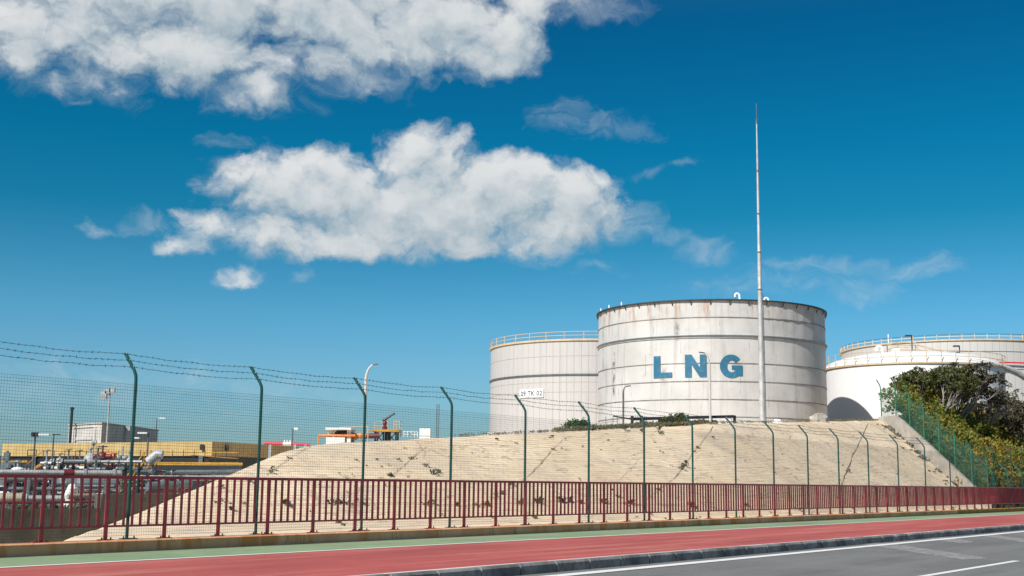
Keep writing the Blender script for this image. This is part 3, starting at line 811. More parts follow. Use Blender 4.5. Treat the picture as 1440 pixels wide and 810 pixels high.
# --- the LNG tank
def centre(px, Y):
    d = ray(px, 600); return (d.x/d.y*Y, Y)
def zat(px, py, Y): return at(px, py, Y).z
LC = centre(1000.5, 90.0); LR = 160.3/F*90/ math.cos(0)*.985
lz0 = H(*LC)-.25
def tz(c, R, px, py):     # height at which the sight line meets the near side of a tank
    return on_cyl(px, py, c, R).z
LT = tz(LC, LR, 1000, 421.5)
def ang(c, p): return math.atan2(p.x-c[0], -(p.y-c[1]))      # 0 faces the camera's parallel, + to the right
def s_of(px, py, c, R): p = on_cyl(px, py, c, R); return ang(c, p)*R, p.z
def dent(t, f):
    r = 0.0
    if f > .62:
        k = math.exp(-((t-.45)/.42)**2)*math.sin(min(1, (f-.62)/.3)*PI*.55)
        r -= k*.055*abs(mnoise.fractal(Vector((t*7, f*5.5, 1.3)), 1.0, 2.0, 3))
    r -= .020*abs(mnoise.fractal(Vector((t*4.5, f*3.0, 7.3)), 1.0, 2.0, 3))
    return r
lng = thing('storage_tank', 'large weathered white tank painted with blue LNG letters', 'storage tank', (LC[0], LC[1], lz0))
s1, _ = s_of(863, 520, LC, LR); za = tz(LC, LR, 863, 562)-lz0; zb = tz(LC, LR, 863, 492)-lz0
s2, _ = s_of(932, 530, LC, LR); s3, _ = s_of(952, 460, LC, LR); s4, _ = s_of(848, 450, LC, LR)
LM = shell_mat('weathered_tank_paint', (.565, .545, .52), (.36, .345, .322), .6, marks=((s1, .30, za, zb, 1.0), (s2, .35, 3.4, 5.0, .6), (s3, .32, 6.4, 8.2, .7), (s4, .28, 4.5, 8.5, .6)), height=LT-lz0, rust=.95, blotch=.5)
shell('shell', LC, LR, lz0, LT, LM, lng, n=240, rows=60, dent=dent)
seam_m = paint('seam_dirt', (.19, .175, .16), .8, var=.5, scale=1.3, dirt=(.5, .46, .41), dirt_amt=.8)
for py in (446, 510.5, 536, 561.5, 586):
    ring(LC, LR, tz(LC, LR, 1000, py), .028, .045, 160).build('weld_seam', seam_m, lng)
gz = tz(LC, LR, 1000, 472.5)
gird = ring(LC, LR, gz+.07, .13, .03, 160).build('wind_girder', M['galv'], lng)
ring(LC, LR, gz-.10, .06, .03, 160).build('girder_flange', M['galv'], gird)
rim = ring(LC, LR, LT, .16, .08, 160).build('top_rim', M['blackrim'], lng)
bk = MB()
for i in range(40):
    t = 2*PI*i/40; bk.bar((LC[0]+(LR+.02)*math.cos(t), LC[1]+(LR+.02)*math.sin(t), LT-.32), (LC[0]+(LR+.15)*math.cos(t), LC[1]+(LR+.15)*math.sin(t), LT-.07), .05)
bk.build('rim_bracket', M['blackrim'], rim)
MB().lathe([(LR-.1, LT-.30), (LR*.5, LT+.05), (.01, LT+.25)], (LC[0], LC[1], 0), 96).build('roof', M['white'], lng, smooth=True)
for px, Yo, py, h in ((1040, -3.0, 421, .22), (1080.5, 3.5, 423, .2)):
    Yv = LC[1]+Yo; d = ray(px, 420); gooseneck((d.x/d.y*Yv, Yv, LT), zat(px, 416 if px < 1060 else 422, Yv)-LT, .07, .17, (-1, -.15), 'gooseneck_vent', M['white'], lng)
for px, py in ((845, 437), (856.5, 433), (874, 430)):
    p = on_cyl(px, py, LC, LR); MB().tube([(p.x, p.y, LT), (p.x, p.y, LT+.30)], .05, 6).build('rim_marker', M['white'], lng)
# lettering, painted on the curve
def on_shell(c, R, s, z): t = s/R - PI/2; return Vector((c[0]+R*math.cos(t), c[1]+R*math.sin(t), z))
def letter(strokes, c, R, sx, zx, w, h, parent, name, mat):
    b_ = MB()
    for poly in strokes:      # each stroke a four-sided piece (x0..x1 fractions of the letter box)
        (a, b1, c1, d1) = poly; n = 8
        for i in range(n):
            f0, f1 = i/n, (i+1)/n
            L = lambda p, q, f: (p[0]+(q[0]-p[0])*f, p[1]+(q[1]-p[1])*f)
            q = [L(a, b1, f0), L(a, b1, f1), L(d1, c1, f1), L(d1, c1, f0)]
            b_.quad(*[on_shell(c, R, sx+(x_-.5)*w, zx+(y_-.5)*h) for x_, y_ in q])
    return b_.build(name, mat, parent)
R_ = LR+.022+.012
Ls = [[(0, 0), (.38, 0), (.38, 1), (0, 1)], [(.38, 0), (1, 0), (1, .24), (.38, .24)]]
Ns = [[(0, 0), (.31, 0), (.31, 1), (0, 1)], [(.69, 0), (1, 0), (1, 1), (.69, 1)], [(.31, .56), (.69, 0), (.69, .44), (.31, 1)]]
Gs = []
n = 26
for i in range(n):
    a0 = math.radians(38+ (318-38)*i/n); a1 = math.radians(38+(318-38)*(i+1)/n)
    o = lambda a: (.5+.5*math.cos(a), .5+.5*math.sin(a)); q = lambda a: (.52+.20*math.cos(a), .5+.26*math.sin(a))
    Gs.append([o(a1), o(a0), q(a0), q(a1)])
Gs += [[(.52, .36), (1, .36), (1, .54), (.52, .54)], [(.70, .10), (1, .10), (1, .36), (.70, .36)]]
for nm_, st, x0, x1, y0, y1 in (('L', Ls, 919, 945, 500.5, 531.5), ('N', Ns, 963, 993.5, 498.5, 530.5), ('G', Gs, 1012, 1044, 498.5, 531.5)):
    sa, zt = s_of(x0, y0, LC, R_); sb, _ = s_of(x1, y0, LC, R_); _, zbm = s_of((x0+x1)/2, y1, LC, R_); _, ztm = s_of((x0+x1)/2, y0, LC, R_)
    o = letter(st, LC, R_, (sa+sb)/2, (ztm+zbm)/2, sb-sa, ztm-zbm, lng, 'letter', M['blue']); o['label'] = 'blue painted letter ' + nm_
# stair winding up the far right side
st = MB(); hr = MB(); nst = 44
for i in range(nst):
    f = i/(nst-1); t = math.radians(70 - 62*(1-f)) ; z = lz0+.3+(LT-lz0-.1)*f
    p = Vector((LC[0]+(LR+.45)*math.cos(t), LC[1]+(LR+.45)*math.sin(t), z)); st.box(p, (.22, .7, .04), (-math.sin(t), math.cos(t)))
    e = Vector((LC[0]+(LR+.8)*math.cos(t), LC[1]+(LR+.8)*math.sin(t), z))
    if i % 4 == 0: hr.tube([e, e+Vector((0, 0, 1.0))], .025, 5)
stp = st.build('stair', M['galv'], lng)
hp = [Vector((LC[0]+(LR+.8)*math.cos(math.radians(70-62*(1-i/30))), LC[1]+(LR+.8)*math.sin(math.radians(70-62*(1-i/30))), lz0+1.3+(LT-lz0-.1)*i/30)) for i in range(31)]
hr.tube(hp, .025, 5); hr.tube([q-Vector((0, 0, .5)) for q in hp], .02, 5)
hr.build('handrail', M['galv'], stp)
# platform where the stair reaches the rim
t = math.radians(74); pc = Vector((LC[0]+(LR+.6)*math.cos(t), LC[1]+(LR+.6)*math.sin(t), LT+.05))
pf = MB().box(pc, (1.8, 1.2, .06), (-math.sin(t), math.cos(t))).build('platform', M['galv'], lng)
hr = MB()
for a in (-.9, 0, .9):
    e = pc + Vector((-math.sin(t), math.cos(t), 0))*a + Vector((math.cos(t), math.sin(t), 0))*.58
    hr.tube([e, e+Vector((0, 0, 1.05))], .025, 5)
e0 = pc - Vector((-math.sin(t), math.cos(t), 0))*.9 + Vector((math.cos(t), math.sin(t), 0))*.58; e1 = e0 + Vector((-math.sin(t), math.cos(t), 0))*1.8
for h in (.55, 1.05): hr.tube([e0+Vector((0, 0, h)), e1+Vector((0, 0, h))], .025, 5)
hr.build('handrail', M['galv'], pf)

# --- tank 09 TK 02
TC = centre(838, 112.0); TR = 150.5/F*112*.987
t0 = H(*TC)-.3
TT = tz(TC, TR, 838, 477.5)
tk = thing('storage_tank', 'pale ribbed storage tank with 09 TK 02 sign behind the lettered tank', 'storage tank', (TC[0], TC[1], t0))
TM = shell_mat('pale_cladding', (.48, .455, .435), (.38, .355, .335), .30, clad=.62, blotch=.15)
shell('shell', TC, TR, t0, TT, TM, tk, n=160, rows=20)
for py, wdt in ((526.5, .10),): ring(TC, TR, tz(TC, TR, 838, py)-.0, wdt, .12).build('cladding_band', M['galv_dark'], tk)
for py in (500, 537, 551):
    ring(TC, TR, tz(TC, TR, 838, py), .015, .03).build('cladding_seam', paint('cladding_seam', (.40, .37, .33), .7), tk)
ring(TC, TR, TT, .12, .16).build('top_rim', M['paleyellow'], tk)
MB().lathe([(TR, TT), (TR*.5, TT+.15), (.01, TT+.3)], (TC[0], TC[1], 0), 96).build('roof', M['white'], tk, smooth=True)
handrail(TC, TR+.02, TT, zat(838, 466, TC[1]-TR)-TT, 36, M['paleyellow'], tk, r=.03)
# sign
sgR = TR+.09
sa, zt = s_of(731, 548, TC, sgR); sb, zb2 = s_of(764, 559, TC, sgR); _, zt2 = s_of(747, 547.5, TC, sgR); _, zb2 = s_of(747, 559, TC, sgR)
pb = MB(); n = 10
for i in range(n):
    a, c_ = sa+(sb-sa)*i/n, sa+(sb-sa)*(i+1)/n
    lo = [on_shell(TC, TR-.02, a, zb2), on_shell(TC, TR-.02, c_, zb2), on_shell(TC, sgR, c_, zb2), on_shell(TC, sgR, a, zb2)]
    pb.hexa(lo, [v+Vector((0, 0, zt2-zb2)) for v in lo])
sg = pb.build('sign', M['sign'], tk)
cu = bpy.data.curves.new('sign_text', 'FONT'); cu.body = '09 TK 02'; cu.align_x = 'CENTER'; cu.align_y = 'CENTER'; cu.size = 1; cu.offset = .018; cu.space_character = 1.12
to = bpy.data.objects.new('sign_text', cu); C.objects.link(to)
dg = bpy.context.evaluated_depsgraph_get(); tm = bpy.data.meshes.new_from_object(to.evaluated_get(dg)); bpy.data.objects.remove(to)
xs = [v.co.x for v in tm.vertices]; ys = [v.co.y for v in tm.vertices]
kx = (sb-sa)*.90/(max(xs)-min(xs)); ky = (zt2-zb2)*.62/(max(ys)-min(ys)); cx_, cy_ = (max(xs)+min(xs))/2, (max(ys)+min(ys))/2
for v in tm.vertices:
    q = on_shell(TC, sgR+.02, (sa+sb)/2+(v.co.x-cx_)*kx, (zt2+zb2)/2+(v.co.y-cy_)*ky); v.co = q-tk.location
tm.materials.clear(); tm.materials.append(M['ink'])
ot = bpy.data.objects.new('lettering', tm); C.objects.link(ot); ot.parent = sg; ot['label'] = 'dark lettering 09 TK 02'

# --- white domed tank
WC = centre(1285, 100.5); WR_ = 123.5/F*100.5*.99
w0 = H(*WC)-.3
WTz = tz(WC, WR_, 1262, 510.5)
wt_ = thing('storage_tank', 'smooth clean white tank with a low domed roof behind the shrubs', 'storage tank', (WC[0], WC[1], w0))
WM = shell_mat('clean_white_paint', (.735, .72, .70), (.58, .55, .51), .12, blotch=.12)
shell('shell', WC, WR_, w0, WTz, WM, wt_, n=160, rows=12)
MB().lathe([(WR_*math.cos(i/12*PI/2*1.0), WTz+1.45*math.sin(i/12*PI/2)) for i in range(12)]+[(.01, WTz+1.45)], (WC[0], WC[1], 0), 96).build('dome_roof', M['white'], wt_, smooth=True)
ring(WC, WR_, WTz, .12, .14).build('top_rim', M['paleyellow'], wt_)
handrail(WC, WR_+.05, WTz, .95, 40, M['paleyellow'], wt_, r=.022)
d = ray(1241, 497); gooseneck((d.x/d.y*97.5, 97.5, WTz+.6), zat(1241, 492, 97.5)-WTz-.6, .16, .24, (-1, -.1), 'gooseneck_vent', M['white'], wt_)
p = at(1259, 497, 98); MB().box(p, (.55, .55, .75)).build('roof_box', M['white'], wt_)
# roof walkway rails and the stair down to the right
rr_ = MB()
def rails(b_, pts, h, r=.03, every=1):
    pts = [Vector(p_) for p_ in pts]
    for p_ in pts[::every]: b_.tube([p_, p_+Vector((0, 0, h))], r*1.1, 5)
    for f in (.5, 1.0): b_.tube([p_+Vector((0, 0, h*f)) for p_ in pts], r, 5)
rails(rr_, [at(x_, 498, 98.5) for x_ in (1248, 1262, 1276, 1288)], .72)
rails(rr_, [at(1248, 498, 98.5), at(1262, 494, 102), at(1288, 494, 102)], .72)
rails(rr_, [at(x_, y_, 98.5) for x_, y_ in ((1290, 498), (1302, 501), (1314, 504), (1326, 507), (1338, 510))], .7)
rails(rr_, [at(x_, y_, 99.5) for x_, y_ in ((1290, 497), (1302, 500), (1314, 503), (1326, 506), (1338, 509))], .7)
rails(rr_, [at(x_, 511, 98.5) for x_ in (1340, 1350, 1359)], .75)
rr_.build('roof_handrail', M['orange2'] if 'orange2' in M else M['paleyellow'], wt_)
b_ = MB()
for i in range(14):
    f = i/13; a = at(1291+47*f, 499.5+11.5*f, 99); b_.box(a, (.3, 1.0, .05))
b_.build('roof_stair', M['galv'], wt_)

# --- big clad tank at the back right
BC = centre(1349, 142.0); BR = 159.5/F*142*.985
b0 = H(*BC)-.5
BT = tz(BC, BR, 1345, 478)
bt = thing('storage_tank', 'wide grey clad tank with railed rim and red pipe at right', 'storage tank', (BC[0], BC[1], b0))
BM = shell_mat('grey_cladding', (.50, .48, .455), (.43, .41, .38), .25, clad=.75, blotch=.15)
shell('shell', BC, BR, b0, BT, BM, bt, n=160, rows=16)
ring(BC, BR, tz(BC, BR, 1345, 494.5), .03, .05).build('cladding_seam', M['galv_dark'], bt)
ring(BC, BR, tz(BC, BR, 1345, 519), .03, .05).build('cladding_seam', M['galv_dark'], bt)
ring(BC, BR, BT, .14, .16).build('top_rim', M['paleyellow'], bt)
MB().lathe([(BR, BT), (BR*.5, BT+.2), (.01, BT+.35)], (BC[0], BC[1], 0), 96).build('roof', M['white'], bt, smooth=True)
handrail(BC, BR+.05, BT, zat(1345, 469, BC[1]-BR)-BT, 64, M['galv_dark'], bt, r=.03, rails=(1.0,), post_w=.062, post_mat=M['paleyellow'])
MB().tube([Vector((BC[0]+(BR+.05)*math.cos(a), BC[1]+(BR+.05)*math.sin(a), BT+.38)) for a in [2*PI*i/96 for i in range(97)]], .028, 5).build('hand_rail', M['white'], bt)
zp_ = tz(BC, BR+.3, 1400, 509.5)
MB().tube([on_shell(BC, BR+.3, (a)*BR, zp_) for a in [-.08+i*.06 for i in range(20)]], .075, 8).build('red_pipe', M['brightred'], bt)
pts = [on_cyl(x_, y_, BC, BR+.25) for x_, y_ in ((1350, 511.5), (1380, 512), (1400, 513.5), (1418, 517), (1430, 522), (1442, 530), (1452, 540))]
MB().tube(pts, .20, 8).build('arched_pipe', M['galv'], bt, smooth=True)
d = ray(1249, 470); p = Vector((d.x/d.y*140, 140, BT)); MB().tube([p, p+Vector((0, 0, zat(1249, 470, 140)-BT))], .06, 6).build('rim_marker', M['white'], bt)

# ------------------------------------------------------------------ mast
mc = at(1072, 588, 78.0)
mb_z = H(mc.x, mc.y)-.1
mast = thing('mast', 'very tall slim tapering white lightning mast before the lettered tank', 'mast', (mc.x, mc.y, mb_z))
mt = zat(1066.5, 152, 78.0)
hh = mt-mb_z
segs = [(0, .19), (.30, .165), (.42, .135), (.425, .145), (.43, .13), (.54, .115), (.545, .125), (.55, .11), (.66, .09), (.78, .075), (.80, .062), (.805, .07), (.96, .042)]
MB().tube([Vector((mc.x, mc.y, mb_z+hh*f)) for f, r in segs], [r for f, r in segs], 12).build('pole', M['galv_mast'] if 'galv_mast' in M else M['whitepipe'], mast, smooth=True)
b_ = MB()
for f, r in ((.43, .15), (.545, .13), (.665, .105), (.80, .085)): b_.lathe([(r*.6, -.05), (r, -.05), (r, .05), (r*.6, .05)], (mc.x, mc.y, mb_z+hh*f), 12)
b_.build('joint_collar', paint('rusty_collar', (.16, .13, .11), .7), mast)
tp = Vector((mc.x, mc.y, mb_z+hh*.955))
b_ = MB().tube([tp, tp+Vector((0, 0, hh*.06))], .018, 6); b_.lathe([(.03, -.1), (.07, -.1), (.07, .1), (.03, .1)], tp, 8)
for a in range(4): b_.tube([tp, tp+Vector((math.cos(a*PI/2)*.1, math.sin(a*PI/2)*.1, .25))], .01, 4)
b_.build('air_terminal', M['galv_dark'], mast)
MB().tube([Vector((mc.x+.24, mc.y, mb_z)), Vector((mc.x+.19, mc.y, mb_z+hh*.42))], .025, 6).build('conduit', M['galv_dark'], mast)
bp = at(1071, 593, 77.0)
cz = crest(1072, 1.0)
b_ = MB().box((mc.x-.1, mc.y-.1, cz.z+.20), (1.5, 1.3, .36)).box((mc.x+.85, mc.y-.3, cz.z+.12), (.7, .9, .26), (.9, .3))
b_.build('foundation_block', M['block'], mast)

# ------------------------------------------------------------------ lamp posts
def lamp_arc(px, pyb, pyt, pxh, Y, r, mat, label, headmat=None):
    a = at(px, pyb, Y); z0 = H(a.x, a.y)-.05; d = ray(px, pyt); top = zat(px, pyt, Y)
    hx = at(pxh, pyt, Y).x; out = hx-a.x; hgt = top-z0
    o = thing('lamp_post', label, 'lamp post', (a.x, a.y, z0), 'lamp posts on the tank farm')
    rc = min(abs(out)*1.7, hgt*.5); pts = [Vector((a.x, a.y, z0)), Vector((a.x, a.y, z0+hgt*.25)), Vector((a.x, a.y, top-rc))]
    for i in range(1, 10):
        t = i/9*PI/2*.93; pts.append(Vector((a.x+out*.92*(1-math.cos(t)), a.y, top-rc+rc*math.sin(t))))
    MB().tube(pts, [r*1.3, r*1.1, r]+[r*(.95-.05*i) for i in range(9)], 8).build('pole', mat, o, smooth=True)
    e = pts[-1]; s_ = 1 if out > 0 else -1; k_ = Y*5.5/F
    b_ = MB().bar(e-Vector((s_*k_*.3, 0, .01)), e+Vector((s_*k_*1.1, 0, .02)), k_*.5, k_*.28)
    b_.build('lamp_head', headmat or M['galv_dark'], o)
    return o
lamp_arc(512, 616, 512.5, 528, crestY(512)+2.5, .05, M['lampwhite'], 'tall white curved lamp post beside the yellow monitor platform')
lamp_arc(999, 598, 496, 987, crestY(999)+2.0, .045, M['lampwhite'], 'white curved lamp post in front of the letters on the tank')
lamp_arc(876.5, 594, 543, 882, crestY(876)+6, .04, M['galv_dark'], 'small dark curved lamp post left of the olive bushes')
def flood(px, pyb, pyt, Y, z0, heads, r, label, mat=None):
    a = at(px, pyb, Y); top = zat(px, pyt, Y)
    o = thing('lamp_post', label, 'lamp post', (a.x, a.y, z0), 'lamp posts on the tank farm')
    MB().tube([Vector((a.x, a.y, z0)), Vector((a.x, a.y, top))], [r*1.3, r], 7).build('pole', mat or M['galv_dark'], o)
    for (dx, dzz, sx_, sz_, hm_) in heads:
        hd = MB().box((a.x+dx, a.y-.1, top+dzz), (sx_, .35, sz_))
        if abs(dx) > .3: hd.bar((a.x, a.y, top), (a.x+dx, a.y, top), .05)
        hd.build('lamp_head', hm_, o)
    return o
flood(150, 625, 551, 120, 0, ((-.5, -.35, .5, .75, M['whitepipe']), (.25, .15, .5, .45, M['galv']), (-.15, .1, .5, .5, M['galv'])), .09, 'tall floodlight pole rising behind the grey building', M['galv'])
flood(47, 650, 611, 86, 0, ((-.12, .0, .16, .3, M['dark']), (.14, .0, .16, .3, M['dark'])), .06, 'dark pole with twin floodlights before the yellow fascia')
flood(73, 650, 611, 86, 0, ((-.6, -.02, .75, .10, M['sign']), (.2, 0, .5, .05, M['dark'])), .05, 'lamp post with white tube lamp before the yellow fascia')
flood(207, 640, 609, 84, 0, ((-.35, 0, .62, .10, M['sign']), (-.75, -.35, .4, .09, M['sign'])), .05, 'lamp post with two white lamps by the yellow stair')
flood(219, 620, 588, 190, 0, ((.9, 0, .9, .14, M['sign']), ), .08, 'distant thin lamp post right of the grey building')
flood(411, 625, 602, 160, 0, ((.45, -.1, .5, .3, M['sign']), ), .07, 'distant thin lamp post above the red pipe')
flood(1283, 500, 472.5, 98, WTz+.3, ((-.28, 0, .5, .10, M['dark']), ), .05, 'dark lamp post standing on the domed tank roof by the rails')
flood(1350, 508, 487, 99, WTz-.1, ((-.28, 0, .45, .10, M['dark']), (-.26, -.6, .2, .22, M['dark'])), .05, 'dark lamp post with two lamps at the foot of roof stair')

# ------------------------------------------------------------------ things on the crest
def cpt(px, py, Y): return at(px, py, Y)
# hut with white roof and machinery
Y = crestY(475)+2.0
def zc(px): c_ = crest(px, 2.0); return c_.z
hz = zc(475)
a, c_ = cpt(459, 603, Y), cpt(495, 603, Y)
hut = thing('pump_shelter', 'small open shelter with flat white roof over red machinery', 'shelter', ((a.x+c_.x)/2, Y, hz))
zt_, zb_ = cpt(477, 601.8, Y).z, cpt(477, 604.8, Y).z
MB().box(((a.x+c_.x)/2, Y+.5, (zt_+zb_)/2), (c_.x-a.x, 1.5, zt_-zb_)).build('roof', M['white'], hut)
l = MB()
for x_ in (464.5, 491):
    q = cpt(x_, 610, Y)
    for dy in (0, 1.0):
        MB().box((q.x, Y+dy, (zb_+hz-.3)/2), (.13 if x_ > 480 else .16, .13, zb_-hz+.3)).build('leg', M['white'], hut)
b_ = MB()
for x_ in (466, 479): q = cpt(x_, 617, Y); b_.box((q.x, Y+.1, hz+.1), (.32, .5, .36))
b_.build('base_block', M['white'], hut)
b_ = MB()
for x_, y_, s_ in ((476, 612, .17), (482, 609, .13), (487, 611, .16)): q = cpt(x_, y_, Y+.4); b_.ball(q, s_, 8); b_.tube([q, Vector((q.x, q.y, hz))], .06, 6); b_.bar(q-Vector((.2, 0, 0)), q+Vector((.2, 0, .05)), .05)
b_.build('pump', M['redpipe'], hut)
q0, q1 = cpt(448, 612.5, Y-.1), cpt(500, 612.5, Y-.1)
sp_ = MB().tube([q0, q1], .045, 8); sp_.tube([q0, Vector((q0.x, q0.y, hz-.3))], .025, 6)
tag(sp_.build('pipe', M['orange'], origin=(q0.x, q0.y, hz)), 'thin orange pipe running in front of the white roofed shelter', 'pipe')
q = cpt(497, 612, Y+.3)
om = thing('valve_skid', 'orange pipe fittings clustered between the shelter and white lamp post', 'valves', (q.x, q.y, hz))
b_ = MB()
for k in range(4): b_.ball(q+Vector((-.25+k*.17, 0, -.05+.04*(k % 2))), .11, 8)
b_.tube([q-Vector((.45, 0, .0)), q+Vector((.45, 0, 0))], .07, 8); b_.build('fitting', M['orange'], om)
b_ = MB(); b_.tube([q+Vector((.5, 0, -.3)), q+Vector((.5, 0, .3))], .02, 5).tube([q+Vector((-.5, 0, .25)), q+Vector((.5, 0, .3))], .02, 5); b_.tube([q+Vector((0, 0, -.4)), q], .05, 6)
b_.build('stand', M['paleyellow'], om)
# fire monitor platform
Y = crestY(543)+2.0; hz = zc(543)
a, c_ = cpt(523, 605, Y), cpt(561.5, 605, Y); cx0 = (a.x+c_.x)/2
mp = thing('monitor_platform', 'yellow edged platform on dark braced legs carrying a red monitor', 'platform', (cx0, Y+.4, hz))
zt_, zb_ = cpt(543, 603.8, Y).z, cpt(543, 607, Y).z
MB().box((cx0, Y+.45, (zt_+zb_)/2), (c_.x-a.x, 1.0, zt_-zb_)).build('deck', M['yellow'], mp)
b_ = MB(); ws_ = c_.x-a.x
for f in (.12, .42, .58, .88):
    for dy in (.05, .85): MB().bar((a.x+ws_*f, Y+dy, hz-.2), (a.x+ws_*f, Y+dy, zb_-.003), .045).build('leg', M['dark'], mp)
for f0, f1 in ((.12, .42), (.42, .12), (.58, .88), (.88, .58)): b_.bar((a.x+ws_*f0, Y+.05, hz), (a.x+ws_*f1, Y+.05, zb_), .035)
MB().box((cx0+.05, Y+.4, (hz+zb_)/2), (.2, .2, zb_-hz-.006)).build('riser_duct', M['dark'], mp)
b_.build('brace', M['dark'], mp)
b_ = MB()
rails(b_, [(a.x+ws_*.80, Y+.05, zt_), (a.x+ws_*.90, Y+.05, zt_), (c_.x, Y+.05, zt_), (c_.x, Y+.9, zt_)], cpt(555, 592, Y).z-zt_, .016)
rails(b_, [(a.x, Y+.9, zt_), (a.x+ws_*.25, Y+.9, zt_), (a.x+ws_*.5, Y+.9, zt_)], cpt(555, 592, Y).z-zt_, .014)
b_.build('handrail', M['paleyellow'], mp)
q = cpt(541, 603.8, Y+.4); t_ = cpt(541, 590, Y+.4); n_ = cpt(553.5, 582, Y+.4)
mo = thing('water_monitor', 'red upright water monitor with dark nozzle aimed up to the right', 'water monitor', (q.x, q.y, zt_))
MB().tube([(q.x, q.y, zt_), (q.x, q.y, zt_+.12), (q.x, q.y, zt_+.13), (t_.x, t_.y, t_.z)], [.09, .09, .055, .05], 8).ball((q.x, q.y, zt_+.24), .085, 8).build('riser', M['redpipe'], mo)
MB().tube([t_-Vector((.08, 0, .03)), t_, n_, n_+(n_-t_)*.02, n_+(n_-t_)*.12], [.05, .05, .03, .055, .055], 8).build('nozzle', M['dark'], mo)
# red drum low by platform
q = cpt(522, 613, Y-.2); tag(MB().tube([q-Vector((.28, 0, .02)), q+Vector((.28, 0, .02))], .09, 10).build('drum', M['redpipe'], origin=q), 'red drum lying left of the monitor platform legs', 'drum')
# white railings right of the platform
b_ = MB(); Yr = crestY(575)+2.5; rails(b_, [cpt(x_, 615, Yr) for x_ in (563, 568, 573, 578, 583, 587)], cpt(573, 607, Yr).z-cpt(573, 615, Yr).z, .014)
q = cpt(573, 615, Yr); tag(b_.build('guard_rail', M['white'], origin=q), 'thin white guard rail between monitor platform and white cabinet', 'railing')
# white box
Yb = crestY(597)+2.0; a, c_ = cpt(590, 602, Yb), cpt(605, 614, Yb); bz = crest(597, 2.0).z
wb = thing('cabinet', 'square white cabinet alone on the embankment crest', 'cabinet', ((a.x+c_.x)/2, Yb, bz))
hh_ = a.z-bz+.1
MB().box(((a.x+c_.x)/2, Yb+.2, bz-.1+hh_*.25), (c_.x-a.x, .45, hh_*.5-.02)).build('lower_door', M['sign'], wb)
MB().box(((a.x+c_.x)/2, Yb+.2, bz-.1+hh_*.75), (c_.x-a.x, .45, hh_*.5-.02)).build('upper_door', M['sign'], wb)
# lattice post
Yl = crestY(616)+4; b_ = MB(); a, c_ = cpt(614.3, 569, Yl), cpt(617.7, 569, Yl); zb_ = crest(616, 4).z
b_.tube([(a.x, Yl, zb_), a], .014, 5).tube([(c_.x, Yl, zb_), c_], .014, 5)
for k in range(26): z_ = zb_+(a.z-zb_)*k/25; b_.tube([(a.x, Yl, z_), (c_.x, Yl, z_)], .007, 4)
tag(b_.build('ladder_mast', M['galv_dark'], origin=(a.x, Yl, zb_)), 'thin ladder like mast right of the white cabinet', 'mast')
# red pipe left of the crest
Yr = 75
b_ = MB(); q0, q1 = cpt(372, 623.3, Yr), cpt(436, 625.3, Yr)
rp = thing('pipe', 'bright red pipe with white fittings passing behind the embankment crest', 'pipe', (q0.x, Yr, q0.z-.3))
MB().tube([q0, q1], .085, 8).build('pipe_run', M['brightred'], rp)
b_ = MB()
for x_ in (400, 404, 408): p = cpt(x_, 624.3, Yr-.05); b_.tube([p-Vector((.08, 0, 0)), p+Vector((.08, 0, 0))], .12, 8).tube([p, p+Vector((0, 0, .25))], .04, 6)
b_.build('white_fitting', M['white'], rp)
b_ = MB()
for x_ in (380, 415, 430): p = cpt(x_, 624, Yr); b_.box((p.x, Yr, p.z-.8), (.15, .15, 1.5))
b_.build('support', M['galv'], rp)
# pipe rack in front of the LNG tank
Y0_, Y1_ = crestY(890)+3.0, crestY(1032)+1.5
b_ = MB(); a, m_, c_ = cpt(862, 585, Y0_), cpt(888, 589.5, Y0_), cpt(1034, 585.8, Y1_)
rk = thing('pipe_rack', 'long low dark pipe rack at the foot of the lettered tank', 'pipe rack', (m_.x, m_.y, crest(890, 3).z))
MB().tube([a, m_], .035, 6).tube([m_, c_], .062, 8).tube([m_+Vector((0, .5, .05)), c_+Vector((0, .5, .05))], .05, 8).build('beam', M['dark'], rk)
for x_, Yx in ((889, Y0_), (902, Y0_+.4), (1033, Y1_), (1000, Y1_+.3), (960, (Y0_+Y1_)/2)):
    p = cpt(x_, 588, Yx); d = ray(x_, 600); MB().box((p.x, p.y, p.z-.55), (.12, .12, 1.3)).build('leg', M['dark'], rk)
a, c_ = cpt(983, 592.5, Y1_-.3), cpt(1008, 592, Y1_-.3)
MB().tube([a, c_], .05, 6).tube([c_, c_-Vector((0, 0, .6))], .05, 6).tube([cpt(985, 595.5, Y1_-.3), cpt(1005, 595.5, Y1_-.3)], .035, 6).build('low_pipe', M['dark'], rk)
# small post fence near tank foot
b_ = MB()
for x_ in (852, 862, 868): p = cpt(x_, 600, crestY(860)+2.2); b_.tube([p, p+Vector((0, 0, .42))], .014, 5)
p0_, p1_ = cpt(846, 594, crestY(860)+2.2), cpt(869, 592.5, crestY(860)+2.2); b_.tube([p0_, p1_], .010, 4)
tag(b_.build('guard_rail', M['galv_dark'], origin=p0_), 'thin dark wire rail between the green bush and pipe rack', 'railing')
